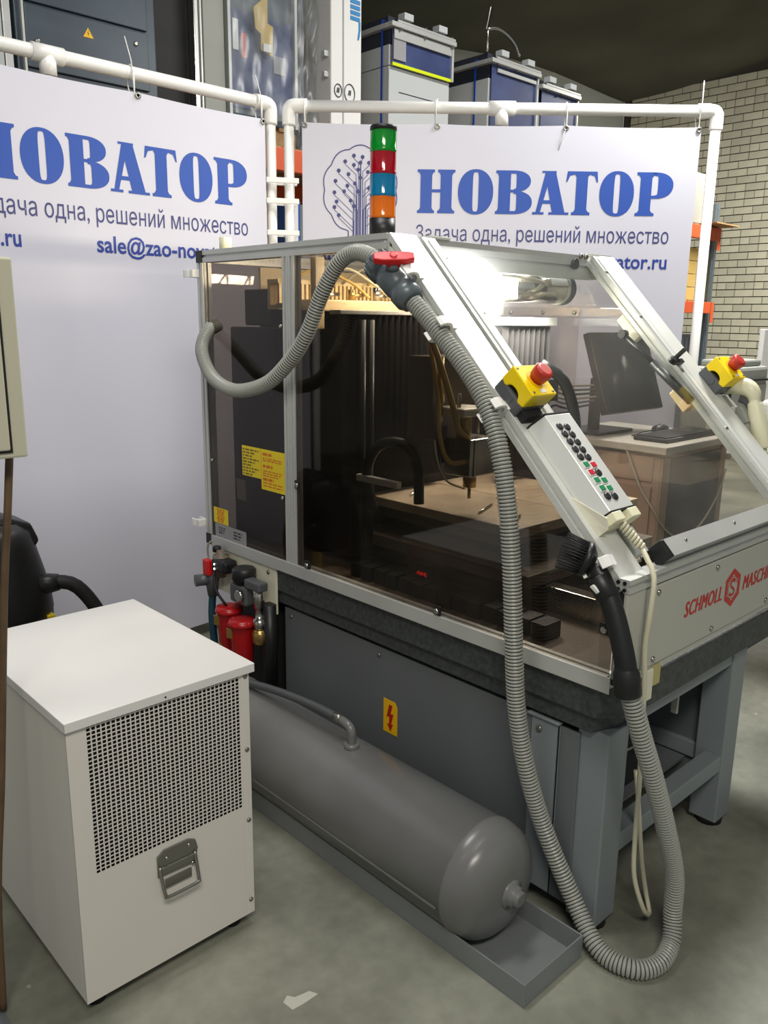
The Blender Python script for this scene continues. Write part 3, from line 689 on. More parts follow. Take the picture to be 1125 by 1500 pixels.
# stickers on the rear tinted pane
sx_ = XS+.0036
def stick(nm, y0, y1, z0, z1, mt, lines, lm, seed, label=None, jag=.0):
    p = MB().box(sx_-.0008, sx_, y0, y1, z0, z1).build(nm, mt, D, label=label)
    r_ = random.Random(seed); m_ = MB()
    for (zc, yl, yr, h) in lines:
        y = yl
        while y > yr:   # runs of print, read left to right (towards -Y)
            w = r_.uniform(.008, .026); m_.add([(sx_-.0012, y, zc-h/2), (sx_-.0012, max(yr, y-w), zc-h/2), (sx_-.0012, max(yr, y-w), zc+h/2), (sx_-.0012, y, zc+h/2)], [(0, 1, 2, 3)]); y -= w+.005
    m_.build('fine_print', lm, p, kind='stuff')
stick('safety_sticker', 2.252, 2.362, .975, 1.078, 'sticker', [(1.066-.0105*i, 2.357, 2.263+.02*(i % 3), .0055) for i in range(9)], 'printgrey', 1, 'yellow safety sticker')
stick('safety_sticker', 2.118, 2.250, .942, 1.078, 'sticker', [(1.062, 2.24, 2.19, .009), (1.048, 2.24, 2.13, .004), (1.041, 2.24, 2.135, .004), (1.022, 2.24, 2.185, .009), (1.006, 2.24, 2.13, .004), (.998, 2.24, 2.14, .004), (.99, 2.24, 2.15, .004), (.978, 2.24, 2.18, .009), (.966, 2.24, 2.13, .004), (.956, 2.24, 2.13, .004)], 'orangeprint', 2, 'yellow safety sticker')
stick('safety_sticker', 2.463, 2.557, .772, .829, 'sticker', [(.822-.0085*i, 2.535-.004*(i % 2), 2.485+.004*(i % 3), .006) for i in range(6)], 'orangeprint', 3, 'small yellow sticker with orange print')
stick('notice_label', 2.457, 2.55, .716, .770, 'glabel', [(.756-.009*i, 2.527, 2.483+.005*i, .005) for i in range(3)], 'darkprint', 4, 'grey notice label')
stick('notice_label', 2.35, 2.456, .716, .770, 'glabel', [(.756-.011*i, 2.43, 2.376+.006*i, .006) for i in range(3)], 'darkprint', 5, 'grey notice label')
MB().box(1.60, 1.602, 2.405, 2.458, .868, .942).build('hanging_tag', 'paper', D)
# --- white hose clips on the frame
def clip(p, ax, side, r=.026):
    """C-shaped plastic pipe clip: p centre, ax hose direction, side = mounting direction"""
    ax = V(ax).normalized(); sd = V(side).normalized(); sd = (sd-ax*sd.dot(ax)).normalized(); w = ax.cross(sd); m_ = MB(); n = 14
    o_, i_ = [], []
    for k in range(n+1):
        a = math.radians(-40+260*k/n); d_ = w*math.cos(a)+sd*math.sin(a); o_.append(p+d_*(r+.009)-ax*.013); i_.append(p+d_*r-ax*.013)
    k0 = len(m_.v)
    ring = o_+i_[::-1]; m_.prism(ring, ax*.026)
    m_.obox(p+sd*(r+.012), w*.018, sd*.010, ax*.013)
    return m_.build('hose_clip', 'pvc', D, 0.0015)
clip(V((1.552, 2.635, 1.648)), Z3, (0, -1, 0), .018); clip(V((1.552, 2.652, .757)), Z3, (0, -1, 0), .014)
hd = -es
for (s, x) in ((.862, 1.523), (.700, 1.523), (.455, 1.523)):
    clip(S(x, s, -.012), hd, X3, .027)
clip(V((1.513, .925, .985)), (0, -.55, -.75), X3, .027)
# --- signal tower
tx, ty = 1.643, 1.757
MB().box(1.60, 1.69, 1.70, 1.81, 1.70, 1.722).build('tower_mount', 'alu', D, 0.003)
tw = MB().cyl((tx, ty, 1.715), (tx, ty, 1.773), .0365, n=28).build('signal_tower', 'black', D, label='four-colour signal tower')
z = 1.773
for nm, mk, h in (('orange_lens', 'lo', .0565), ('blue_lens', 'lb', .0575), ('red_lens', 'lr', .0565), ('green_lens', 'lg', .055)):
    m = MB(); n = 48; vs = []; fs = []
    ringsz = [(0, .0355), (.004, .0372), (.008, .036), (h-.004, .036), (h, .0355)]
    for (t_, r_) in ringsz:
        for k in range(n): a = 2*math.pi*k/n; rr = r_-(.0007 if k % 2 and .004 < t_ < h-.001 else 0); vs.append((tx+rr*math.cos(a), ty+rr*math.sin(a), z+t_))
    for q in range(len(ringsz)-1):
        for k in range(n): j = (k+1) % n; fs.append((q*n+k, q*n+j, (q+1)*n+j, (q+1)*n+k))
    m.add(vs, fs, 0, True).rev((tx, ty, z), Z3, [(0, .0345), (h, .0345)], 24)
    m.build(nm, mk, tw); z += h
MB().rev((tx, ty, z), Z3, [(0, .0368), (.010, .0368), (.013, .034)], 28).build('tower_cap', 'black', tw)
# --- emergency stop boxes on both slope beams
def estop(x, s):
    L, Wd = .046, .046   # half length along slope, half width
    def Q(a, b, o): return S(x+a, s+b/SL, o)
    base = MB(); base.obox(Q(0, 0, .017), X3*Wd, es*L, en*.017); b_ = base.build('emergency_stop', 'darkgrey', D, 0.004, label='yellow emergency stop box with red mushroom button')
    MB().cyl(Q(-Wd-.002, -.0, .018), Q(-Wd+.005, 0, .018), .014).build('cable_knockout', 'darkgrey', b_)
    m = MB(); n = 12   # lid with scalloped skirts on the two sides
    poly = [(-L, .034), (-L, .078), (L, .078), (L, .034), (L*.62, .030)]+[(.022*math.cos(math.radians(180*k/n)), .034+.014*math.sin(math.radians(180*k/n))) for k in range(n+1)]+[(-L*.62, .030)]
    poly = [(a, o) for a, o in poly]
    m.prism([Q(-Wd-.001, a, o) for a, o in poly], X3*(2*Wd+.002)); m.build('yellow_lid', 'yellow', b_, 0.003)
    k_ = MB().rev(Q(0, 0, .078), en, [(0, .017), (.006, .017), (.008, .021), (.024, .0235), (.034, .0235), (.038, .021), (.039, .015)], 28).build('mushroom_button', 'redbutton', b_)
    MB().rev(Q(0, 0, .078), en, [(0, .026), (.002, .026)], 24).build('button_collar', 'warnyellow', b_)
    MB().obox(Q(0, -.034, .0785), X3*.010, es*.005, en*.0006).build('mark_plate', 'paper', b_)
    for a in (-1, 1):
        for b in (-1, 1): q = MB(); screw(q, Q(a*.037, b*.037, .078), en, .004, .002); q.build('screw', 'zinc', b_)
estop(1.612, .468); estop(2.655, .468)
MB().obox(S(1.612, .415, .012), X3*.035, es*.012, en*.012).build('conduit_plug', 'dark', D, .002)
# --- brown-lit working space behind the panes
MB().box(1.60, 2.61, .93, 2.58, .684, .70).build('bed_floor', 'brown', D)
tb = MB().box(1.80, 2.12, 1.36, 1.99, .905, .935).box(2.125, 2.45, 1.36, 1.99, .905, .935).build('drill_table', 'table', D, 0.003)
MB().box(1.84, 2.42, 1.42, 1.94, .86, .905).build('table_carriage', 'brown', D, 0.004)
MB().box(1.78, 2.46, 1.30, 2.05, .775, .815).build('saddle', 'brown', D, 0.004)
MB().box(1.92, 2.36, 1.50, 1.9, .815, .86).build('saddle_block', 'dark', D, 0.004)
for x in (1.86, 2.36): MB().box(x, x+.05, 1.05, 2.5, .70, .775).build('guide_rail', 'steel', D, 0.003)
for (xa, ya, xb, yb) in ((1.86, 1.55, 1.98, 1.60), (1.88, 1.86, 2.02, 1.95), (1.84, 1.40, 1.93, 1.45)):
    MB().cyl((xa, ya, .939), (xb, yb, .939), .004, n=8).build('locating_pin', 'steel', tb)
m = MB()   # cable chain in the bed
for i in range(14): m.box(1.66+.005*(i % 2), 1.73, 1.15+.055*i, 1.15+.055*i+.045, .70, .745)
m.build('cable_chain', 'black', D, kind='stuff')
dp = MB().box(1.745, 1.78, 1.63, 1.73, .70, .775).build('depth_readout', 'black', D, 0.004)
t = MB(); put_text(t, '-005', (1.7445, 1.70, .73), (0, -1, 0), Z3, width=.05, size=.028); t.build('readout_digits', 'reddigit', dp)
# bellows: pleated curtains either side of the drilling head
def bellows(nm, xa, xb, y, za, zb, n, dpt=.018):
    pts = []
    for i in range(2*n+1):
        x = xa+(xb-xa)*i/(2*n); pts.append((x, y-(dpt if i % 2 else 0)))
    poly = [(x, yy, za) for x, yy in pts]+[(xb, y+.02, za), (xa, y+.02, za)]
    return MB().prism(poly, (0, 0, zb-za)).build(nm, 'bellows', D)
b1 = bellows('bellows', 1.66, 2.12, 1.95, .98, 1.515, 17)
MB().box(1.64, 2.14, 1.935, 1.985, 1.515, 1.528).build('bellows_rail', 'alu', b1, 0.002)
b2 = bellows('bellows', 2.28, 2.55, 1.83, .97, 1.485, 9)
MB().box(2.27, 2.56, 1.80, 1.86, 1.487, 1.515).build('bellows_rail', 'alu', b2, 0.002)
MB().box(1.74, 2.55, 2.0, 2.28, .72, 1.50).build('gantry_column', 'bellows', D, 0.006)
MB().box(1.66, 2.50, 2.285, 2.565, .72, 1.47).build('dark_filler_body', 'bellows', D, 0.006)  # dark body added behind the rear pane to make it look dark
for x in (1.70, 1.735): MB().cyl((x, 1.90, .78), (x, 1.90, 1.50), .011).build('guide_rod', 'black', D)
hp = [(1.68, 1.86, .90)]
m = MB(); m.tube(spline([(1.66, 1.80, .93), (1.66, 1.83, 1.05), (1.68, 1.80, 1.13), (1.72, 1.74, 1.14), (1.745, 1.70, 1.08), (1.745, 1.69, .96)], .02), .016); m.build('dust_hose', 'black', D)
m = MB().box(1.64, 1.66, 1.68, 1.86, 1.02, 1.04); m.build('hose_bracket', 'alu', D, .002)
# upper gantry with ribbed cable duct
MB().box(1.64, 2.56, 2.05, 2.20, 1.525, 1.56).build('gantry_beam', 'beige', D, 0.004)
cd = MB().box(1.68, 2.40, 2.30, 2.36, 1.53, 1.545).box(1.68, 2.40, 2.30, 2.36, 1.615, 1.628).box(1.68, 2.40, 2.345, 2.36, 1.545, 1.615).build('cable_duct', 'duct', D)
for i in range(38): MB().box(1.685+.0188*i, 1.695+.0188*i, 2.30, 2.312, 1.545, 1.615).build('duct_finger', 'duct', cd)
MB().box(1.72, 2.5, 2.40, 2.56, 1.475, 1.60).build('rear_housing', 'bellows', D, 0.006)
MB().box(1.80, 2.5, 2.57, 2.582, 1.40, 1.68).build('rear_plate', 'beige', D)
MB().box(1.66, 2.45, 2.24, 2.285, 1.535, 1.55).build('linear_scale', 'beige', D, .002)
for i in range(6):
    xx = 1.72+.11*i; m = MB(); m.cyl((xx, 2.10, 1.56), (xx, 2.10, 1.585+.01*(i % 3)), .012); m.cyl((xx, 2.10, 1.575), (xx+.07, 2.12, 1.58), .006); m.build('air_coupling', 'brass' if i % 2 else 'steel', D)
for i in range(5):
    rope('signal_wire', [(1.70+.12*i, 2.28, 1.62), (1.78+.12*i, 2.22, 1.66+.01*i), (1.86+.1*i, 2.14, 1.62), (1.9+.1*i, 2.09, 1.57)], .0045, ['tan', 'cablecream', 'cable'][i % 3], D)
MB().box(1.62, 1.65, 2.16, 2.19, 1.50, 1.684).build('inner_post', 'beige', D, .002)  # inner posts end where their lower length would fall into shade
MB().box(1.615, 1.65, 2.02, 2.045, 1.47, 1.684).build('inner_post', 'beige', D, .002)
# drilling head
MB().box(1.74, 1.92, 1.64, 1.74, 1.16, 1.40).build('head_slide', 'brown', D, 0.004)
hd_ = MB().box(1.775, 1.895, 1.52, 1.62, 1.06, 1.17).box(1.79, 1.80, 1.515, 1.53, 1.06, 1.17).build('spindle_block', 'steel', D, 0.004)
MB().box(1.74, 1.86, 1.52, 1.63, 1.235, 1.26).build('head_plate', 'cream', hd_, 0.006)
MB().cyl((1.80, 1.57, 1.17), (1.80, 1.57, 1.235), .022).cyl((1.835, 1.57, 1.02), (1.835, 1.57, 1.06), .02).cyl((1.835, 1.57, .985), (1.835, 1.57, 1.02), .005).build('spindle', 'brass', hd_)
for x in (1.765, 1.85): MB().cyl((x, 1.56, 1.18), (x, 1.56, 1.30), .006).build('support_rod', 'steel', hd_)
rope('coolant_hose', [(1.70, 1.62, 1.46), (1.705, 1.59, 1.40), (1.72, 1.57, 1.33), (1.74, 1.55, 1.24), (1.755, 1.55, 1.20), (1.80, 1.55, 1.165)], .009, 'tan', D)
rope('coolant_hose', [(1.715, 1.63, 1.43), (1.718, 1.60, 1.30), (1.70, 1.57, 1.18), (1.72, 1.55, 1.11), (1.79, 1.54, 1.105)], .007, 'tan', D)
rope('signal_wire', [(1.69, 1.58, 1.17), (1.68, 1.56, 1.12), (1.69, 1.55, 1.08), (1.72, 1.55, 1.05), (1.80, 1.56, 1.02)], .003, 'cablecream', D)
MB().cyl((1.73, 1.60, 1.22), (1.73, 1.60, 1.40), .008).cyl((1.73, 1.60, 1.27), (1.73, 1.60, 1.34), .012).build('copper_pipe', 'brass', D)
for x in (1.76, 1.785): MB().cyl((x, 1.63, 1.09), (x, 1.63, 1.20), .009).build('gas_spring', 'darkgrey', D)
m = MB(); m.cyl((2.30, 1.78, 1.02), (2.30, 1.78, 1.30), .012); m.tube(spline([(2.36, 1.72, 1.36), (2.42, 1.66, 1.30), (2.46, 1.63, 1.15), (2.44, 1.63, .98)], .03), .02); m.build('feed_tube', 'black', D)
m = MB().box(2.44, 2.55, 1.77, 1.83, 1.22, 1.30); m.build('motor_cover', 'dark', D, .004)
# work lamp under the cross beam
ly, lz = 1.735, 1.612
lamp = MB().rev((2.06, ly, lz), X3, [(0, .05), (.41, .05)], 28).build('work_lamp', 'chrome', D, label='polished tubular work lamp')
MB().rev((2.47, ly, lz), X3, [(0, .054), (.02, .054), (.035, .045), (.045, .02), (.055, .012), (.062, .012)], 24).build('lamp_end_cap', 'darkgrey', lamp)
MB().rev((1.99, ly, lz), X3, [(0, .045), (.02, .054), (.07, .054)], 24).build('lamp_end_cap', 'pvcgrey', lamp)
for x in (2.08, 2.45): MB().rev((x, ly, lz), X3, [(0, .054), (.014, .054)], 24).box(x, x+.014, ly-.01, ly+.01, lz+.05, 1.66).build('lamp_strap', 'alu', lamp)
MB().obox((2.12, ly-.047, lz-.012), (.045, 0, 0), (0, .006, 0), (0, 0, .028)).build('lamp_glass', 'lampglow', lamp)
MB().obox((2.40, ly-.046, lz+.02), (.045, 0, 0), (0, .0022, -.001), (0, .006, .011)).build('rating_label', 'paper', lamp)
pl = bpy.data.lights.new('work_lamp_light', 'AREA'); pl.shape = 'RECTANGLE'; pl.size = .38; pl.size_y = .06; pl.energy = 11; pl.color = (1, .94, .84)
plo = bpy.data.objects.new('work_lamp_light', pl); COL.objects.link(plo); plo.location = (2.24, ly+.02, lz-.058); plo.rotation_euler = (0, 0, 0)
pl2 = bpy.data.lights.new('gantry_fill_light', 'AREA'); pl2.shape = 'RECTANGLE'; pl2.size = .5; pl2.size_y = .05; pl2.energy = 8; pl2.color = (1, .88, .68)  # added fill light above the bellows, without a lamp fixture
plo2 = bpy.data.objects.new('gantry_fill_light', pl2); COL.objects.link(plo2); plo2.location = (2.0, 1.90, 1.665); plo2.rotation_euler = (math.radians(62), 0, 0)
# gas strut and latch on the right of the lid
m = MB(); m.cyl((2.47, 1.47, 1.46), (2.47, 1.36, 1.377), .009); m.cyl((2.47, 1.36, 1.377), (2.47, 1.22, 1.265), .014); m.rev((2.47, 1.475, 1.465), X3, [(-.012, .014), (.012, .014)], 14); m.build('gas_strut', 'black', D)
MB().obox(S(2.515, .74, -.05), X3*.012, es*.05, en*.016).build('latch_block', 'cream', D, .003)
MB().obox(S(2.515, .455, -.055), X3*.015, es*.04, en*.018).build('latch_block', 'duct', D, .004)
m = MB(); m.obox(S(2.49, .545, .018), X3*.028, es*.008, en*.008); m.obox(S(2.495, .56, .034), X3*.007, es*.006, en*.026); m.cyl(S(2.46, .55, .012), S(2.46, .55, .03), .012); m.build('latch_handle', 'black', D, .002)
# interior floor-level loom at the lid corner
for i in range(3):
    rope('signal_wire', [S(1.78+.02*i, .14, -.05), S(1.80+.02*i, .12, -.09-.01*i), S(1.79+.03*i, .07, -.09), S(1.76+.01*i, .03, -.06)], .004, ['cablecream', 'cable', 'black'][i], D)
MB().cyl((1.61, 2.50, 1.722), (1.61, 2.50, 1.765), .021).build('pipe_stub', 'ivory', D)

# ================================================================== AIR TANK AND TRAY
tray = thing('drip_tray', (1.41, 1.6, 0), 'long grey sheet-metal tray on the floor under the air tank', 'tray')
x0, x1, y0, y1, h = 1.298, 1.528, .895, 2.42, .062
MB().box(x0, x1, y0, y1, 0, .004).build('tray_floor', 'tray', tray)
for (a, b, c_, d) in ((x0, x0+.004, y0, y1), (x1-.004, x1, y0, y1), (x0+.004, x1-.004, y0, y0+.004), (x0+.004, x1-.004, y1-.004, y1)):
    MB().box(a, b, c_, d, .004, h).build('tray_wall', 'tray', tray, 0.0012)
tk = thing('air_tank', (1.413, 1.65, 0.004), 'grey cylindrical air tank lying in the floor tray', 'tank')
R_ = .150; zc = .158
prof_ = [(0, .03)]
for k in range(1, 9):
    a = math.radians(90*k/8); prof_.append((.072-.072*math.cos(a)*1.0, .03+(R_-.004-.03)*math.sin(a)))
prof_ += [(.075, R_-.002), (.095, R_), (.099, R_), (.101, R_-.0025), (1.20, R_-.0025), (1.202, R_), (1.22, R_)]
for k in range(1, 9):
    a = math.radians(90*k/8); prof_.append((1.222+.07*math.sin(a), .03+(R_-.03)*math.cos(a)))
MB().rev((1.413, 1.03, zc), (0, 1, 0), prof_, 56).build('tank_shell', 'tank', tk)
MB().rev((1.413, 1.034, zc), (0, -1, 0), [(0, .036), (.008, .036), (.010, .026), (.022, .026), (.024, .020), (.034, .020), (.036, .014)], 20).build('end_plug', 'tank', tk)
e = MB().cyl((1.413, 1.615, zc+R_-.01), (1.413, 1.615, zc+R_+.012), .022); e.tube(spline([(1.413, 1.615, zc+R_), (1.413, 1.615, zc+R_+.045), (1.413, 1.63, zc+R_+.06), (1.413, 1.665, zc+R_+.066)], .01), .013, 12); e.build('elbow_fitting', 'tank', tk)
MB().cyl((1.413, 1.66, zc+R_+.066), (1.413, 1.69, zc+R_+.066), .015, n=6).build('hose_nut', 'zinc', tk)
rope('air_hose', [(1.413, 1.68, zc+R_+.066), (1.413, 1.80, zc+R_+.062), (1.41, 1.98, zc+R_+.045), (1.41, 2.15, zc+R_+.015), (1.43, 2.34, .27), (1.50, 2.45, .22), (1.53, 2.50, .15)], .013, 'darkgrey', tk)
MB().box(1.2635, 1.270, 1.14, 1.90, .130, .1335).build('weld_seam', 'tank', tk)

# ================================================================== SUCTION HOSE with valve and brush nozzle
hs = thing('suction_hose', (1.56, .88, 0), 'grey corrugated suction hose with red-handled valve and black brush nozzle, clipped to the machine', 'hose')
def corrugated(nm, pts, r=.0225, pitch=.0088):
    P_ = spline(pts, pitch/4); L_ = [0]
    for a, b in zip(P_[:-1], P_[1:]): L_.append(L_[-1]+(b-a).length)
    n = int(L_[-1]/pitch*4); out = []; rad = []; mi = []; j = 0
    for k in range(n+1):
        t_ = L_[-1]*k/n
        while j < len(L_)-2 and L_[j+1] < t_: j += 1
        u = (t_-L_[j])/max(1e-9, L_[j+1]-L_[j]); out.append(P_[j].lerp(P_[j+1], u))
        q = k % 4; rad.append(r if q in (0, 1) else r*.86); mi.append(0 if q == 0 or q == 3 and False else (0 if q in (0,) else (1 if q == 2 else 0)))
    return MB().tube(out, rad, 14, mi).build(nm, ['hose_r', 'hose_g'], hs)
corrugated('corrugated_hose', [(1.60, 2.548, 1.475), (1.545, 2.53, 1.452), (1.495, 2.486, 1.388), (1.47, 2.381, 1.308), (1.46, 2.234, 1.276), (1.465, 2.073, 1.308), (1.48, 1.972, 1.381), (1.49, 1.903, 1.461), (1.5, 1.847, 1.57), (1.51, 1.791, 1.646), (1.518, 1.732, 1.675), (1.52, 1.664, 1.661), (1.52, 1.63, 1.637)])
corrugated('corrugated_hose', [(1.525, 1.525, 1.555), (1.527, 1.41, 1.46), (1.525, 1.308, 1.365), (1.518, 1.24, 1.278), (1.512, 1.196, 1.174), (1.51, 1.167, 1.047), (1.51, 1.148, 0.9), (1.51, 1.132, 0.731), (1.515, 1.117, 0.573), (1.53, 1.088, 0.417), (1.556, 1.044, 0.264), (1.570, .960, 0.110), (1.545, .862, .035), (1.56, .78, .024), (1.62, .745, .024), (1.69, .752, .040), (1.722, .77, .10), (1.709, .77, .209), (1.642, .77, .36), (1.575, .78, .515), (1.531, .80, .639), (1.503, .82, .745)], .0232)
# ball valve
va, vb = V((1.522, 1.648, 1.648)), V((1.525, 1.515, 1.545)); vd = (vb-va).normalized(); vl = (vb-va).length
bv = MB().rev(va, vd, [(0, .034), (.004, .040), (.040, .042), (.044, .035), (.052, .035), (.058, .038), (.104, .038), (.109, .034), (.120, .034), (.124, .039), (.152, .039), (.157, .034), (vl, .031)], 24).build('ball_valve', 'pvcgrey', hs, label='dark grey ball valve with a red handle')
for k in range(14):
    a = 2*math.pi*k/14; x_, y_, z_ = frame(vd); d_ = x_*math.cos(a)+y_*math.sin(a)
    MB().obox(va+vd*.021+d_*.0415, d_*.002, vd*.016, vd.cross(d_)*.003).build('union_rib', 'pvcgrey', bv)
vu = V((-.45, -.55, .70)); vu = (vu-vd*vu.dot(vd)).normalized(); vs_ = vd.cross(vu)
vc = va+vd*.072
MB().cyl(vc+vu*.030, vc+vu*.058, .018).build('valve_stem', 'pvcgrey', bv)
hdir = (V((.86, -.42, -.16))); hdir = (hdir-vu*hdir.dot(vu)).normalized(); hsd = vu.cross(hdir)
m = MB(); c0 = vc+vu*.064
poly = [(-.052, -.012), (-.03, -.017), (.03, -.017), (.052, -.012), (.052, .010), (.03, .015), (-.03, .015), (-.052, .010)]
m.prism([c0+hdir*a+hsd*b-vu*.004 for a, b in poly], vu*.018); m.obox(c0-vu*.006, hdir*.018, hsd*.015, vu*.008); m.cyl(c0+vu*.012, c0+vu*.018, .011)
m.build('valve_handle', 'red', bv, 0.004, label='red valve handle')
# nozzle with brush
npts = [(1.503, .822, .742), (1.503, .834, .80), (1.507, .866, .885), (1.510, .898, .945), (1.515, .93, .985)]
nz = MB(); nz.tube(spline(npts, .012), [.026 if i < 0 else .021+.003*(1-i/30) for i in range(len(spline(npts, .012)))], 18); nz = nz.build('nozzle_tube', 'black', hs, label='black plastic nozzle tube')
MB().rev((1.503, .818, .722), (V(npts[1])-V(npts[0])), [(0, .027), (.004, .029), (.050, .029), (.062, .024), (.07, .022)], 24).build('hose_cuff', 'black', nz)
MB().rev((1.509, .885, .922), (0, .60, .74), [(0, .0215), (.004, .026), (.05, .026), (.056, .023)], 22).build('joint_collar', 'black', nz)
hdp = V((1.513, .945, .995)); hax = V((-.55, .75, .32)).normalized()
nh = MB().rev(hdp-hax*.012, hax, [(0, .020), (.010, .034), (.016, .040), (.026, .040), (.028, .030)], 26).build('brush_head', 'black', nz)
m = MB(); x_, y_, z_ = frame(hax)
for ring, nn in ((.036, 34), (.028, 24)):
    for k in range(nn):
        a = 2*math.pi*k/nn; d_ = x_*math.cos(a)+y_*math.sin(a); m.cyl(hdp+hax*.012+d_*ring, hdp+hax*.062+d_*ring*1.14, .0017, .0012, n=5)
m.build('bristles', 'bristle', nh, kind='stuff')
MB().obox((1.482, .905, .945), V((-.2, .35, .4)).normalized()*.011, (.004, 0, 0), V((0, -.75, .66))*.005).build('air_slider', 'pvc', nz, .002)

# ================================================================== CONTROL PENDANT on the slope beam
pd = thing('control_pendant', S(1.64, .24, 0), 'long pale keypad box with black, red and green keys on the sloping beam', 'keypad')
def PQ(a, s, o): return S(1.648+a, s, o)
body = MB(); poly = [(-.062, .0), (-.062, .012), (-.045, .052), (.052, .052), (.060, .045), (.060, .0)]
body.prism([PQ(a, .125, o) for a, o in poly], es*(.262*SL)); body.build('pendant_body', 'alu_w', pd, 0.0025)
for s in (.388, .1235): 
    b_ = MB(); b_.prism([PQ(a*1.02, s, o*1.02) for a, o in poly], es*.003); b_.build('end_gasket', 'black', pd)
MB().prism([PQ(a*1.03, .100, o*1.06) for a, o in poly[:2]+[(-.046, .052), (-.012, .052), (-.008, .034), (.012, .034), (.016, .052), (.052, .052)]+poly[4:]], es*(.0225*SL)).build('end_cover', 'ivory', pd, 0.002)
layout = ['kk', 'kk', 'kk', 'kk', 'kk', 'gr', 'rk', 'gg', 'gg', 'kk']
for i, row in enumerate(layout):
    for j, ch in enumerate(row):
        p = PQ(-.022+.026*j+.0, .352-.0212*i-(0.004 if j else 0), .052)
        if ch == 'k': MB().rev(p, en, [(0, .0105), (.003, .010), (.0045, .007)], 16).build('round_key', 'key', pd)
        else:
            k_ = MB().obox(p+en*.001, X3*.0105, es*.009, en*.001).build('key_bezel', 'pvc', pd, .001)
            MB().obox(p+en*.0025, X3*.0085, es*.007, en*.0018).build('square_key', 'green' if ch == 'g' else 'redkey', k_, .001)
br = MB(); br.prism([PQ(-.066, .13, .0), PQ(-.066, .20, .0), PQ(-.064, .115, .045), PQ(-.063, .095, .03), PQ(-.064, .095, 0)], X3*.004); br.build('holder_bracket', 'cream', pd, .001)
# coiled lead of the pendant, then the straight lead hanging to the floor
m = MB(); pts = []; a0, a1 = PQ(.0, .098, .03), V((1.663, .905, 1.005)); ax = (a1-a0).normalized(); x_, y_, _ = frame(ax); L_ = (a1-a0).length
for k in range(121): t_ = k/120; a = 2*math.pi*7.5*t_; pts.append(a0+ax*L_*t_+(x_*math.cos(a)+y_*math.sin(a))*.008)
m.tube(pts, .0042, 8); m.build('coiled_lead', 'cablecream', pd)
rope('straight_lead', [tuple(a1), (1.645, .878, .985), (1.625, .848, .955), (1.612, .842, .88), (1.612, .848, .80), (1.622, .846, .70), (1.648, .855, .55), (1.672, .862, .42), (1.683, .866, .28), (1.690, .862, .16), (1.715, .84, .06), (1.755, .845, .03), (1.775, .868, .06), (1.765, .885, .16), (1.755, .90, .30), (1.760, .92, .40)], .0062, 'cablecream', pd)

# ================================================================== HAND SCANNER in its cradle on the right beam
scn = thing('hand_scanner', (2.70, 1.10, 1.10), 'cream pistol-shaped hand scanner resting in a grey cradle at the right beam', 'scanner')
hd0, hd1 = V((2.70, 1.255, 1.285)), V((2.70, 1.135, 1.300))
hp_ = [(2.70, 1.225, 1.292), (2.70, 1.19, 1.303), (2.70, 1.15, 1.302), (2.70, 1.125, 1.282), (2.70, 1.115, 1.245), (2.70, 1.098, 1.19), (2.70, 1.080, 1.14), (2.70, 1.070, 1.112)]
P_ = spline(hp_, .006); n_ = len(P_)
MB().tube(P_, [.017+.012*math.sin(math.pi*min(1, i/n_*2.2)/1.0) if i/n_ < .45 else .0225+.006*math.sin(math.pi*(i/n_-.45)/.55) for i in range(n_)], 18).build('scanner_body', 'ivory', scn)
MB().rev((2.70, 1.222, 1.293), (0, 1, -.22), [(0, .018), (.02, .017), (.034, .013), (.036, .008)], 16).build('scanner_nose', 'darkgrey', scn)
MB().obox((2.70, 1.15, 1.262), (.008, 0, 0), (0, .018, .006), (0, .004, -.014)).build('trigger', 'darkgrey', scn, .004)
rope('scanner_lead', [(2.70, 1.07, 1.112), (2.70, 1.055, 1.07), (2.71, 1.03, 1.02), (2.74, .99, .97), (2.80, .97, .92), (2.9, 1.0, .85), (2.95, 1.2, .8)], .007, 'ivory', scn, step=.006)
MB().prism([(2.665, 1.25, 1.255), (2.665, 1.22, 1.272), (2.665, 1.18, 1.235), (2.665, 1.145, 1.245), (2.665, 1.115, 1.195), (2.665, 1.20, 1.16), (2.665, 1.26, 1.22)], (.06, 0, 0)).build('cradle', 'greycase', scn, .003)
MB().prism([(2.652, 1.28, 1.29), (2.652, 1.24, 1.21), (2.652, 1.30, 1.23)], (.01, 0, 0)).prism([(2.652, 1.12, 1.13), (2.652, 1.05, 1.03), (2.652, 1.16, 1.07)], (.01, 0, 0)).box(2.652, 2.664, 1.16, 1.25, 1.16, 1.24).build('cradle_plate', 'offwhite', scn, .002)

# ================================================================== WHITE CABINET with perforated grille
cb = thing('chiller_cabinet', (.79, 1.82, 0), 'white sheet-metal cabinet with a square-hole grille and fold-down handle, front left', 'cabinet')
cx0, cx1, cy0, cy1, cz0, cz1 = .573, 1.010, 1.526, 2.115, .035, .706
gx0, gx1, gz0, gz1 = .614, .984, .340, .690
bd = MB().box(cx0, cx0+.004, cy0, cy1, cz0, cz1).box(cx1-.004, cx1, cy0, cy1, cz0, cz1).box(cx0, cx1, cy1-.004, cy1, cz0, cz1).box(cx0, cx1, cy0+.004, cy1, cz0, cz0+.004).build('cabinet_shell', 'whiteside', cb, 0.002)
fpn = MB(); fpn.box(cx0, gx0, cy0, cy0+.003, cz0, cz1); fpn.box(gx1, cx1-.022, cy0, cy0+.003, cz0, cz1); fpn.box(gx0, gx1, cy0, cy0+.003, cz0, gz0); fpn.box(gx0, gx1, cy0, cy0+.003, gz1, cz1)
fpo = fpn.build('front_sheet', 'whiteside', cb)
MB().box(cx1-.0215, cx1+.001, cy0-.001, cy0+.004, cz0, cz1).build('side_flange', 'whiteside', cb, .001)
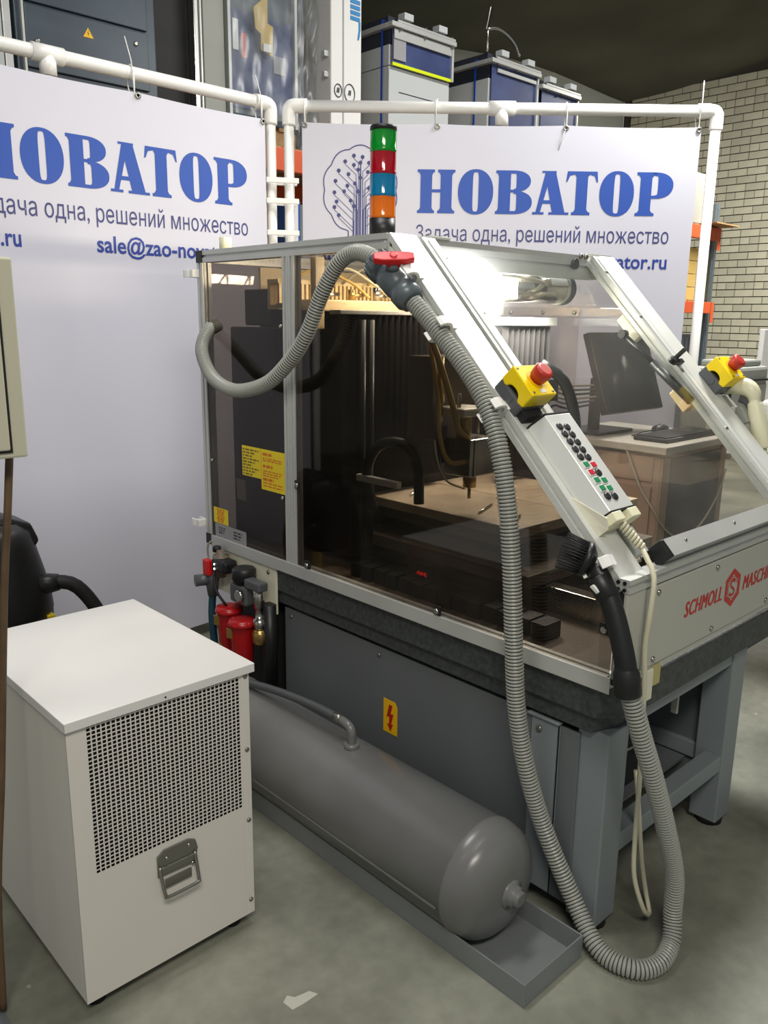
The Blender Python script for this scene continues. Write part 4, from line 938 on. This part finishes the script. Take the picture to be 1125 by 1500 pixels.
for z in (.68, .49, .30, .075):
    m = MB(); screw(m, (cx1-.010, cy0-.001, z), (0, -1, 0), .006, .004); m.build('screw', 'zinc', cb)
g = MB(); NXg, NZg = 34, 37; wv = .0030; px_, pz_ = (gx1-gx0)/NXg, (gz1-gz0)/NZg
for i in range(NXg+1): xx = gx0+px_*i; g.box(max(gx0, xx-wv/2), min(gx1, xx+wv/2), cy0, cy0+.0008, gz0, gz1)
for j in range(NZg+1):
    zz = gz0+pz_*j
    for i in range(NXg): g.box(gx0+px_*i+wv/2, gx0+px_*(i+1)-wv/2, cy0, cy0+.0008, max(gz0, zz-wv*.42), min(gz1, zz+wv*.42))
g.build('grille', 'whiteside', cb, kind='stuff', label='square-hole perforated grille')
MB().box(gx0-.015, gx1+.015, cy0+.022, cy0+.05, gz0-.03, gz1+.012).build('grille_dark_liner', 'rubber', cb)  # black sheet close behind the grille, imitates shade in its holes
lid = MB().box(cx0-.006, cx1+.012, cy0-.010, cy1+.008, cz1, cz1+.004).box(cx0-.006, cx1+.012, cy0-.010, cy0-.007, cz1-.018, cz1+.003).box(cx1+.009, cx1+.012, cy0-.010, cy1+.008, cz1-.018, cz1+.003).box(cx0-.006, cx0-.003, cy0-.010, cy1+.008, cz1-.018, cz1+.003)
lid.build('lid', 'white', cb, 0.0025)
MB().cyl((.79, cy0-.0105, .697), (.79, cy0-.009, .697), .0025, n=8).build('lid_rivet', 'dark', cb)
for (x, y) in ((.61, 1.57), (.97, 1.57), (.61, 2.07), (.97, 2.07)): MB().cyl((x, y, 0), (x, y, .036), .022).build('foot', 'rubber', cb)
# spring chest handle
hb = MB(); hb.prism([(.752, cy0, .262), (.752, cy0, .315), (.770, cy0, .327), (.832, cy0, .327), (.850, cy0, .318), (.856, cy0, .295), (.850, cy0, .27), (.848, cy0, .258)], (0, -.005, 0))
ho = hb.build('handle_plate', 'zinc', cb, .002, label='zinc fold-down handle')
m = MB(); m.tube(spline([(.757, cy0-.006, .290), (.757, cy0-.012, .262), (.759, cy0-.022, .226), (.766, cy0-.024, .219), (.838, cy0-.024, .219), (.845, cy0-.022, .226), (.846, cy0-.012, .262), (.846, cy0-.006, .290)], .008), .0042, 8); m.build('handle_bail', 'zinc', ho)
MB().box(.757, .846, cy0-.009, cy0-.004, .268, .286).build('handle_hinge', 'zinc', ho, .003)
MB().box(.768, .836, cy0-.007, cy0-.004, .228, .252).build('handle_stop', 'zinc', ho, .002)
for (x, z) in ((.775, .305), (.832, .312), (.84, .262)): m = MB(); screw(m, (x, cy0-.005, z), (0, -1, 0), .005, .004); m.build('rivet', 'steel', ho)

# ================================================================== VACUUM CLEANER by the left banner
vc_ = thing('vacuum_cleaner', (.88, 2.78, 0), 'black and yellow tub vacuum cleaner behind the white cabinet', 'vacuum')
MB().rev((.86, 2.80, .08), Z3, [(0, .13), (.02, .15), (.40, .165), (.44, .17)], 32).build('tub', 'vacyellow', vc_)
MB().rev((.86, 2.80, .50), Z3, [(0, .172), (.03, .178), (.10, .172), (.19, .150), (.25, .135), (.30, .122), (.33, .09), (.335, .04)], 32).build('motor_head', 'black', vc_)
MB().rev((.86, 2.80, .36), Z3, [(0, .174), (.16, .176)], 32).build('tub_band', 'black', vc_)
MB().prism([(.74, 2.74, .80), (.90, 2.74, .855), (.975, 2.74, .825), (1.0, 2.74, .76), (.95, 2.74, .70), (.76, 2.74, .70)], (0, .14, 0)).build('carry_handle', 'black', vc_, .012)
MB().box(.972, 1.0, 2.66, 2.70, .34, .52).build('yellow_latch', 'vacyellow', vc_, .004)
for a in (20, 110, 200, 290):
    m = MB(); m.rev((.86+.13*math.cos(math.radians(a)), 2.8+.13*math.sin(math.radians(a)), .035), (1, 0, 0), [(-.015, .035), (.015, .035)], 16); m.build('caster', 'rubber', vc_)
MB().rev((.86, 2.80, .05), Z3, [(0, .15), (.03, .155)], 24).build('base_ring', 'black', vc_)
rope('vacuum_hose', [(.96, 2.70, .62), (1.02, 2.68, .625), (1.08, 2.66, .60), (1.14, 2.64, .50), (1.17, 2.63, .38), (1.20, 2.62, .20), (1.26, 2.66, .05), (1.34, 2.80, .03)], .024, 'rubber', vc_, n=14)
MB().rev((1.0, 2.69, .622), (1, -.25, .0), [(-.05, .036), (0, .034), (.03, .028)], 16).build('hose_socket', 'black', vc_)

# low steel ledge seen behind the cabinet
o = MB().box(1.36, 1.50, 2.98, 3.06, 0, .30).box(1.34, 1.52, 2.96, 3.08, .30, .31).build('steel_stool', 'panel', base=(1.43, 3.02, 0), bevel=.003)
tag(o, 'low dark steel block at the foot of the cut-off banner', 'block')

# ================================================================== BEIGE ENCLOSURE at the left edge
en_ = thing('electrical_enclosure', (.42, 1.55, 0), 'beige electrical enclosure with a door, cut off at the left edge', 'enclosure')
MB().box(.20, .575, 1.60, 1.78, 1.236, 1.602).build('enclosure_box', 'boxbeige', en_, .004)
MB().box(.22, .541, 1.592, 1.599, 1.252, 1.588).build('enclosure_door', 'boxbeige', en_, .003)
MB().box(.215, .546, 1.597, 1.601, 1.247, 1.593).build('door_gasket', 'black', en_)
rope('supply_conduit', [(.561, 1.66, 1.24), (.545, 1.66, 1.107), (.527, 1.66, .969), (.506, 1.66, .769), (.483, 1.66, .545), (.455, 1.66, .30), (.44, 1.66, .015)], .008, 'strap', en_)
MB().box(.28, .34, 1.66, 1.72, 0.012, 1.24).build('support_post', 'panel', en_, .003); MB().box(.18, .44, 1.56, 1.80, 0, .012).build('post_base', 'panel', en_, .002)

# ================================================================== OPERATOR CONSOLE, monitor, keyboard
co = thing('operator_console', (3.3, 1.85, 0), 'brown and grey operator console to the right of the drilling machine', 'console')
MB().box(2.88, 3.47, 1.50, 2.10, 1.015, 1.045).build('console_top', 'consolew', co, .004)
MB().box(2.905, 3.45, 1.53, 2.08, .06, 1.014).build('console_body', 'consoleb', co, .003)
dr = MB().box(2.90, 2.905, 1.56, 2.05, .90, 1.0).build('drawer_front', 'consoleb', co, .002)
MB().box(2.897, 2.9045, 1.56, 2.05, .08, .885).build('side_door', 'consoleb', co, .002)
MB().box(2.97, 3.40, 1.524, 1.53, .12, .99).build('front_door', 'consoled', co, .003)
MB().box(2.905, 2.965, 1.522, 1.53, .10, 1.0).build('front_stile', 'consoleb', co, .002)
MB().box(3.405, 3.445, 1.522, 1.53, .10, 1.0).build('front_stile', 'consoleb', co, .002)
MB().box(2.93, 3.43, 1.56, 2.05, 0, .06).build('plinth', 'dark', co)
rope('loose_cable', [(2.90, 1.70, 1.045), (2.885, 1.66, 1.0), (2.885, 1.60, .88), (2.89, 1.54, .80), (2.93, 1.515, .73), (3.05, 1.51, .665), (3.18, 1.51, .665), (3.28, 1.51, .71), (3.38, 1.51, .80), (3.44, 1.515, .90)], .0045, 'cable', co)
mo = thing('monitor', (3.12, 1.86, 1.045), 'black flat monitor tilted back on the operator console', 'monitor')
mu = V((0, .111, .318)).normalized(); mn = V((0, -mu.z, mu.y)); mc = V((3.122, 1.845, 1.300))
MB().obox(mc, X3*.222, mu*.168, mn*.016).build('monitor_case', 'black', mo, .004)
MB().obox(mc+mn*.0165, X3*.212, mu*.155, mn*.001).build('screen', 'screen', mo)
MB().obox((3.05, 1.93, 1.16), (.03, 0, 0), (0, .012, 0), (0, 0, .115)).build('stand_neck', 'black', mo, .004)
MB().box(2.95, 3.22, 1.84, 2.04, 1.045, 1.058).build('stand_foot', 'black', mo, .004)
for i in range(6):
    rope('monitor_cable', [(2.98+.02*i, 1.90, 1.17+.015*i), (2.92-.01*i, 1.98, 1.15+.02*i), (2.87, 2.02+.015*i, 1.16+.025*i), (2.90, 2.06, 1.06+.012*i), (2.98, 2.05, 1.055)], .0045, ['rubber', 'darkgrey', 'cable'][i % 3], mo)
kb = thing('keyboard', (3.17, 1.62, 1.045), 'black keyboard lying on the operator console', 'keyboard')
MB().box(2.98, 3.42, 1.55, 1.70, 1.046, 1.062).build('keyboard_case', 'black', kb, .004)
m = MB()
for r_ in range(5):
    for k in range(17): m.box(2.99+.025*k, 3.012+.025*k, 1.560+.027*r_, 1.583+.027*r_, 1.062, 1.067)
m.build('keys', 'key', kb, kind='stuff')
ms = thing('mouse', (3.30, 1.74, 1.045), 'small black mouse on the console behind the keyboard', 'mouse')
MB().rev((3.26, 1.76, 1.050), X3, [(0, .01), (.012, .024), (.05, .029), (.085, .022), (.095, .008)], 16).build('mouse_shell', 'black', ms)
rope('mouse_lead', [(3.26, 1.76, 1.055), (3.18, 1.77, 1.052), (3.10, 1.75, 1.052), (3.04, 1.74, 1.052)], .003, 'rubber', ms)

# ================================================================== RIGHT: bench with case, canister and boards
be = thing('work_bench', (4.2, 1.5, 0), 'grey work bench beyond the operator console', 'bench')
MB().box(3.50, 4.9, 1.15, 1.82, .93, .96).build('bench_top', 'consolew', be, .004)
for (x, y) in ((3.53, 1.18), (4.83, 1.18), (3.53, 1.75), (4.83, 1.75)): MB().box(x, x+.04, y, y+.04, 0, .93).build('bench_leg', 'stand', be, .003)
gc = thing('printer_case', (3.75, 1.68, .96), 'grey plastic case with a black seam on the bench', 'case')
MB().box(3.54, 3.98, 1.60, 1.80, .96, 1.315).build('case_body', 'greycase', gc, .016)
MB().box(3.60, 3.96, 1.594, 1.60, 1.03, 1.235).build('case_door', 'greycase', gc, .01)
m = MB(); m.tube(spline([(3.585, 1.594, 1.02), (3.585, 1.594, 1.225), (3.60, 1.594, 1.247), (3.625, 1.594, 1.253), (3.96, 1.594, 1.253)], .01), .006, 6); m.build('black_seam', 'black', gc)
MB().box(3.66, 3.94, 1.62, 1.78, 1.315, 1.345).build('case_lid', 'greycase', gc, .01)
jc = thing('canister', (3.68, 1.38, .96), 'milky white plastic canister with a green label on the bench', 'canister')
MB().box(3.58, 3.80, 1.30, 1.46, .96, 1.19).build('canister_body', 'jug', jc, .02, seg=3)
MB().box(3.62, 3.72, 1.297, 1.301, 1.07, 1.13).build('canister_label', 'green', jc)
MB().box(3.60, 3.76, 1.32, 1.44, 1.19, 1.205).build('canister_shoulder', 'jug', jc, .006)
o = MB().obox((4.20, 1.70, 1.22), (.10, 0, 0), (0, .012, 0), (0, 0, .26)).build('white_board', 'paper', base=(4.2, 1.70, .96), bevel=.003); tag(o, 'plain white board standing upright on the bench, at the right edge', 'board')

# ================================================================== PALLET RACK behind the banners, along X at Y = 4
YR = 4.0
rk = thing('pallet_rack', (4.7, 4.5, 0), 'pallet rack with orange beams and galvanised uprights behind the banners', 'rack')
for x in (0.9, 2.60, 5.55, 8.30):
    for y in (YR+.01, YR+.95):
        h_ = 2.66 if x > 8 else 2.424; m = MB(); m.box(x-.045, x+.045, y, y+.012, 0, h_); m.box(x-.045, x-.035, y+.012, y+.07, 0, h_); m.box(x+.035, x+.045, y+.012, y+.07, 0, h_); m.box(x-.012, x+.012, y-.004, y, 0, h_)
        m.build('upright', 'galv', rk)
    for z in (.5, 1.1, 1.7): MB().cyl((x, YR+.06, z), (x, YR+.95, z+.5), .012, n=8).build('brace', 'galv', rk)
for (a, b) in ((.95, 2.55), (2.65, 5.50), (5.60, 8.25)):
    for y in (YR-.035, YR+.97):
        for (z0, z1) in ((2.305, 2.425), (1.605, 1.715)):
            m = MB().box(a, b, y, y+.045, z0, z1); bo = m.build('beam', 'orangebeam', rk, .004)
            for xx in (a-.06, b): MB().box(xx, xx+.06, y-.006, y-.001, z0-.09, z1).build('beam_connector', 'orangebeam', bo)
    for z in (2.426, 1.716):
        nb = int((b-a)/.16)
        for i in range(nb): MB().box(a+.16*i+.01, a+.16*i+.15, YR+.01, YR+.98, z, z+.014).build('deck_board', 'wood', rk)
MB().box(7.95, 8.44, YR-.16, YR+.6, 2.441, 2.452).build('deck_panel', 'wood', rk)
# pallets and goods on the shelves
def pallet(x, y, z, label, w=.9):
    p = thing('pallet', (x, y, z), label, 'pallet', 'pallets on the rack')
    for i in range(7): MB().box(x-w/2+w/7*i+.01, x-w/2+w/7*(i+1)-.015, y-.38, y+.38, z+.095, z+.115).build('slat', 'wood', p)
    for dy in (-.37, 0, .33): MB().box(x-w/2, x+w/2, y+dy, y+dy+.05, z+.02, z+.094).build('runner', 'wood', p)
    for dy in (-.37, 0, .33): MB().box(x-w/2, x+w/2, y+dy-.01, y+dy+.07, z, z+.019).build('skid', 'wood', p)
ZS = 2.441
pallet(1.90, 4.47, ZS, 'wooden pallet under the dark slate cabinet', .68); pallet(2.905, 4.47, ZS, 'wooden pallet under the film-wrapped blue case seen between the banners', .46)

dk = thing('switch_cabinet', (1.9, 4.4, 2.557), 'dark slate steel switch cabinet with a small warning triangle, top left', 'cabinet')
zb = 2.557
MB().box(1.56, 2.245, 4.06, 4.75, zb, 3.75).build('cabinet_body', 'dkcab', dk, .006)
MB().box(1.60, 2.195, 4.045, 4.059, zb+.03, 2.845).build('cabinet_door', 'dkcab', dk, .004); MB().box(1.60, 2.195, 4.045, 4.059, 2.857, 3.72).build('cabinet_door', 'dkcab', dk, .004)
m = MB(); m.box(1.585, 1.595, 4.04, 4.06, zb, 3.74); m.build('hinge_strip', 'alu', dk)
wt = MB().prism([(1.865, 4.0445, 2.765), (1.915, 4.0445, 2.765), (1.89, 4.0445, 2.808)], (0, -.001, 0)).build('warning_triangle', 'warnyellow', dk)
MB().prism([(1.888, 4.043, 2.772), (1.894, 4.043, 2.785), (1.889, 4.043, 2.785), (1.892, 4.043, 2.800), (1.886, 4.043, 2.783), (1.890, 4.043, 2.783)], (0, -.0006, 0)).build('triangle_bolt', 'black', wt)
for (x, z) in ((1.65, 2.70), (2.13, 2.79)): MB().rev((x, 4.045, z), (0, -1, 0), [(0, .012), (.004, .012), (.005, .006)], 14).build('lock', 'zinc', dk)
o = thing('steel_locker', (2.55, 4.4, ZS), 'dark-filled gap with a bright steel side column beside the slate cabinet', 'frame')
MB().box(2.27, 2.46, 4.12, 4.7, ZS, 3.7).build('dark_gap_fill', 'dark', o, .004); MB().box(2.47, 2.490, 4.06, 4.7, ZS, 3.7).build('steel_column', 'alu', o, .003); MB().box(2.500, 2.512, 4.06, 4.7, ZS, 3.7).build('steel_column', 'alu', o, .003); MB().box(2.525, 2.65, 4.07, 4.7, ZS, 3.7).build('grey_column', 'greycase', o, .003)  # first box is dark filling for what is only a dark gap
MB().box(2.462, 2.468, 4.055, 4.12, ZS, 3.7).build('edge_strip', 'steel', o)
o = thing('white_locker', (1.42, 4.3, ZS), 'narrow white cabinet side left of the slate cabinet, at the left edge', 'cabinet')
MB().box(1.25, 1.50, 4.05, 4.7, ZS, 3.6).build('white_side', 'eqgrey', o, .004); MB().box(1.505, 1.54, 4.05, 4.1, ZS, 3.6).build('steel_edge', 'alu', o, .003)
# film-wrapped display case
wp = thing('wrapped_case', (2.91, 4.42, 2.557), 'blue-grey glass case wrapped in stretch film and cardboard, above the banner corner', 'case')
MB().box(2.69, 3.12, 4.10, 4.8, zb, 3.62).build('case_body', 'dkcab', wp, .005)
MB().box(2.70, 3.11, 4.092, 4.099, 2.62, 3.10).build('case_window', 'navy', wp)
MB().box(2.675, 2.695, 4.07, 4.12, zb, 3.62).build('case_edge', 'alu', wp, .003); MB().box(3.115, 3.135, 4.07, 4.12, zb, 3.62).build('case_edge', 'alu', wp, .003)
MB().prism([(2.83, 4.06, 3.12), (2.84, 4.06, 3.02), (2.875, 4.06, 3.0), (2.875, 4.06, 2.92), (2.95, 4.06, 2.90), (2.955, 4.06, 3.05), (2.92, 4.06, 3.06), (2.92, 4.06, 3.2)], (0, -.006, 0)).build('cardboard_piece', 'card', wp)
MB().box(2.885, 2.935, 4.045, 4.053, 2.915, 2.955).build('paper_label', 'paper', wp)
MB().box(2.715, 2.75, 4.085, 4.091, 2.90, 3.05).build('goods_behind_glass', 'paper', wp); MB().box(2.77, 2.80, 4.085, 4.091, 2.87, 2.99).build('goods_behind_glass', 'warnred', wp); MB().box(2.98, 3.06, 4.085, 4.091, 2.83, 2.92).build('goods_behind_glass', 'glabel', wp)
# crumpled stretch film
m = MB(); vs = []; fs = []; NU, NZ = 26, 24; rn = random.Random(5)
for i in range(NU+1):
    for j in range(NZ+1): vs.append((2.66+.49*i/NU, 4.035+.004*math.sin(i*.55+j*.8)+.003*math.sin(i*1.3-j*.4), 2.575+1.0*j/NZ))
for i in range(NU):
    for j in range(NZ): a = i*(NZ+1)+j; fs.append((a, a+1, a+NZ+2, a+NZ+1))
m.add(vs, fs, 0, True); m.build('stretch_film', 'film', wp)
# dark film-wrapped frame between the case and the white column
o = thing('wrapped_bundle', (3.25, 4.45, ZS), 'dark bundle under crumpled clear film left of the white column', 'bundle')
MB().box(3.15, 3.34, 4.25, 4.8, ZS, 3.6).build('bundle_core', 'bellows', o, .01)
for i in range(4): MB().cyl((3.165+.05*i, 4.22, ZS), (3.155+.055*i, 4.22, 3.6), .014, n=10).build('pole', ['darkgrey', 'strap', 'black', 'brown'][i], o)
m = MB(); vs = []; fs = []
for i in range(13):
    for j in range(25): vs.append((3.142+.21*i/12, 4.17+.012*math.sin(i*.8+j*.5)+.008*math.sin(i*1.9-j*1.1), ZS+1.16*j/24))
for i in range(12):
    for j in range(24): a = i*25+j; fs.append((a, a+1, a+26, a+25))
m.add(vs, fs, 0, True); m.build('stretch_film', 'film', o)
# white wrapped column with blue print
wc = thing('wrapped_column', (3.47, 4.2, ZS), 'tall white wrapped column with blue printed stripes above the tree banner', 'column')
MB().box(3.362, 3.60, 4.05, 4.28, ZS, 3.7).build('column_body', 'paper', wc, .008)
MB().box(3.452, 3.458, 4.043, 4.05, ZS, 3.7).build('fold_edge', 'eqgrey', wc)
for i in range(4): MB().box(3.51, 3.585, 4.047, 4.0495, 3.215+.03*i, 3.236+.03*i).build('blue_stripe', 'bluecyan', wc)
MB().prism([(3.565, 4.0495, 3.12), (3.575, 4.0495, 3.115), (3.582, 4.0495, 3.135), (3.588, 4.0495, 3.17), (3.588, 4.0495, 3.215), (3.575, 4.0495, 3.215), (3.575, 4.0495, 3.17)], (0, -.0025, 0)).build('blue_stripe', 'bluecyan', wc)
for (x, z, r0) in ((3.505, 2.815, .040), (3.415, 2.815, .028)):
    m = MB(); m.tube([(x+r0*math.cos(a/10*math.pi), 4.047, z+r0*1.25*math.sin(a/10*math.pi)) for a in range(21)], .0028, 5)
    for k in range(3): m.cyl((x-.010+.008*k, 4.047, z-.012), (x-.004+.007*k, 4.047, z+.016), .002, n=5)
    m.build('pen_mark', 'darkprint', wc)
MB().box(3.33, 3.362, 4.07, 4.10, 2.99, 3.02).box(3.33, 3.362, 4.07, 4.10, 2.88, 2.91).build('side_lug', 'alu', wc, .003)
# grey cabinets with dark blue acrylic windows
def lab_cabinet(x0, x1, ztop, label, window_lo, blue_light):
    L_ = thing('process_cabinet', ((x0+x1)/2, 4.4, ZS), label, 'cabinet', 'grey process cabinets on the rack'); y0 = 4.05; zw = ztop-window_lo
    MB().box(x0, x1, y0+.02, y0+.75, ZS, zw).build('cabinet_body', 'eqgrey', L_, .004)
    MB().box(x0-.002, x1-.01, y0+.016, y0+.02, ZS+.02, zw-.02).build('front_sheet', 'eqgrey', L_, .002)
    MB().box(x0, x1, y0+.02, y0+.75, zw+.004, ztop-.14).build('upper_body', 'eqgrey', L_, .003)
    MB().box(x0+.01, x1-.01, y0+.0, y0+.006, zw+.012, ztop-.05).build('window_pane', 'navy', L_, .002)
    MB().box(x0+.02, x1-.02, y0+.03, y0+.72, ztop-.14, ztop-.03).build('dark_hood', 'smoke', L_, .003)
    MB().box(x0+.01, x1-.005, y0-.004, y0+.004, zw, zw+.018).build('lime_strip', 'lime', L_)
    MB().box(x0-.02, x1+.01, y0-.03, y0+.03, ztop-.05, ztop-.022).build('front_ledge', 'alu', L_, .003)
    MB().box(x0-.02, x0+.02, y0+.03, y0+.76, ztop-.05, ztop-.022).build('side_ledge', 'alu', L_, .003)
    MB().box(x0+.03, x1, y0-.03, y0-.018, ztop-.022, ztop-.008).build('slide_rail', 'alu', L_, .002)
    MB().box(x0+.02, x1+.01, y0+.05, y0+.75, ztop-.022, ztop+.03).build('top_tray', 'smoke', L_, .003)
    for t_ in (.22, .78): MB().box(x0+(x1-x0)*t_-.04, x0+(x1-x0)*t_+.04, y0-.03, y0+.03, ztop+.005, ztop+.045).build('top_block', 'eqgrey', L_, .003)
    for t_ in (.1, .5, .95): MB().cyl((x0+(x1-x0)*t_, y0-.02, ztop-.06), (x0+(x1-x0)*t_, y0-.02, ztop), .010, n=10).build('bolt', 'zinc', L_)
    MB().box(x1-.012, x1+.006, y0-.012, y0+.004, zw, ztop-.05).build('edge_bar', 'alu', L_, .002)
    return L_
c1 = lab_cabinet(3.845, 4.40, 3.30, 'grey process cabinet with a paper sheet on its blue window, next to the white column', .26, 0)
MB().box(3.86, 3.965, 4.042, 4.049, 3.075, 3.215).build('paper_sheet', 'glabel', c1); MB().box(3.86, 4.38, 4.035, 4.045, 3.19, 3.245).build('clear_shelf', 'alu', c1, .003)
m = MB(); m.cyl((3.93, 4.064, 2.90), (4.28, 4.064, 2.90), .002, n=6); m.build('slot_line', 'dark', c1)
c2 = lab_cabinet(4.80, 5.33, 3.29, 'middle grey process cabinet with an arched metal strap standing on top', .52, 1)
MB().box(4.86, 5.30, 4.035, 4.046, 3.19, 3.215).build('slide_rail', 'alu', c2, .002)
MB().tube(spline([(4.80, 4.10, 3.46), (4.88, 4.08, 3.48), (4.97, 4.06, 3.455), (5.04, 4.04, 3.40), (5.08, 4.03, 3.33)], .02), .012, 6).build('metal_strap', 'steel', c2)
m = MB(); m.obox((4.825, 4.10, 3.53), (.02, 0, .075), (.018, 0, -.004), (0, .004, 0)); m.cyl((4.81, 4.10, 3.32), (4.81, 4.10, 3.47), .008); m.build('metal_flap', 'steel', c2, .003)
c3 = lab_cabinet(5.38, 5.85, 3.23, 'grey process cabinet with a blue window, farthest along the rack', .50, 1)
for (x, y, h_, cab) in ((3.838, 4.12, 3.30, 'blue strapping band on the side of the process cabinet beside the white column'), (4.793, 4.18, 3.28, 'blue strapping band on the side of the middle process cabinet')):
    o = MB().box(x-.003, x, y, y+.014, ZS, h_).box(x-.003, x+.05, y, y+.014, h_, h_+.003).build('strapping_band', 'bluestrap', base=(x, y, ZS)); tag(o, cab, 'strap')
# long machine parts and rollers along the right part of the top shelf
o = thing('roller_conveyor', (6.8, 4.3, ZS), 'dark roller conveyor section on the rack behind the right pipe', 'conveyor')
MB().cyl((6.1, 4.15, 2.93), (7.0, 4.15, 2.95), .07, n=20).build('roller', 'darkgrey', o); MB().box(6.1, 7.55, 4.2, 4.9, ZS, 2.84).build('conveyor_body', 'greycase', o, .005)
MB().box(6.6, 7.55, 4.06, 4.2, 2.86, 2.92).build('side_channel', 'alu', o, .004); MB().box(6.05, 7.55, 4.3, 4.4, 2.84, 3.02).build('back_channel', 'dkcab', o, .004)
m = MB(); m.tube([(6.75, 4.05, 2.86), (6.75, 4.05, 2.98), (6.98, 4.05, 2.98), (6.98, 4.05, 2.86)], .012, 8); m.build('hoop', 'steel', o)
MB().cyl((7.30, 4.06, 2.94), (7.54, 4.06, 2.96), .035, n=14).build('end_roller', 'black', o); MB().box(7.15, 7.6, 4.045, 4.06, 2.94, 2.985).build('lime_strip', 'lime', o)
bx_ = thing('grey_housing', (7.85, 4.25, ZS), 'pale grey machine housing at the right end of the top shelf', 'housing')
MB().box(7.60, 8.02, 4.02, 4.5, ZS, 2.90).build('housing_body', 'greycase', bx_, .01); MB().box(8.04, 8.16, 4.05, 4.45, ZS, 2.86).build('housing_side', 'offwhite', bx_, .006)
for z in (2.52, 2.62): MB().box(7.68, 7.74, 4.005, 4.019, z, z+.05).build('connector', 'black', bx_, .003)
MB().rev((7.9, 4.1, 2.90), Z3, [(0, .03), (.18, .03), (.2, .02)], 12).build('vent_pipe', 'pvc', bx_)
# boxes on the lower shelf
ZL = 1.731
def carton(x0, x1, y0, y1, z0, z1, mt, label, tape='paper'):
    c_ = thing('carton', ((x0+x1)/2, (y0+y1)/2, z0), label, 'box', 'boxes on the lower shelf')
    MB().box(x0, x1, y0, y1, z0, z1).build('carton_body', mt, c_, .004)
    MB().box((x0+x1)/2-.025, (x0+x1)/2+.025, y0-.0015, y0-.0005, z0+.02, z1-.01).build('tape', tape, c_)
for i in range(4): carton(7.72, 8.05, 4.05, 4.4, ZL+.125*i, ZL+.125*i+.12, 'card', ['lowest yellow carton in the stack beside the right post', 'second yellow carton from the bottom beside the right post', 'third yellow carton from the bottom beside the right post', 'topmost yellow carton in the stack beside the right post'][i], 'card')
carton(2.70, 2.92, 4.03, 4.4, ZL, 2.20, 'card', 'tan carton seen in the gap between the banners', 'paper'); carton(3.04, 3.13, 4.05, 4.4, ZL, 2.17, 'blueprint', 'blue carton seen in the gap between the banners', 'paper')
o = MB().box(6.9, 8.2, 4.45, 4.9, ZL, 2.27).build('dark_crate', 'bellows', base=(7.5, 4.6, ZL), bevel=.006); tag(o, 'dark crate on the lower shelf behind the yellow cartons', 'crate')
# goods under the lower beam
o = thing('gas_bottle_crate', (8.0, 4.2, 0), 'grey metal crate of parts under the lower orange beam', 'crate')
MB().box(7.5, 8.2, 4.1, 4.8, .0, 1.40).build('crate_body', 'panel', o, .01)
for i in range(8): MB().box(7.52+.085*i, 7.56+.085*i, 4.085, 4.10, 1.0, 1.36).build('crate_slat', 'galv', o)
o = MB().box(8.6, 8.75, 3.0, 3.4, 0, 1.9).build('red_post', 'orangebeam', base=(8.67, 3.2, 0), bevel=.006); tag(o, 'red steel post in front of the brick wall at the right edge', 'post')
o = MB().prism([(.912, 1.272, 0), (.915, 1.242, 0), (.945, 1.238, 0), (.985, 1.238, 0), (.975, 1.258, 0), (.94, 1.266, 0), (.93, 1.282, 0)], (0, 0, .0015)).build('paper_scrap', 'offwhite', base=(.95, 1.255, 0)); tag(o, 'small torn scrap lying on the concrete floor in front of the tray', 'scrap')
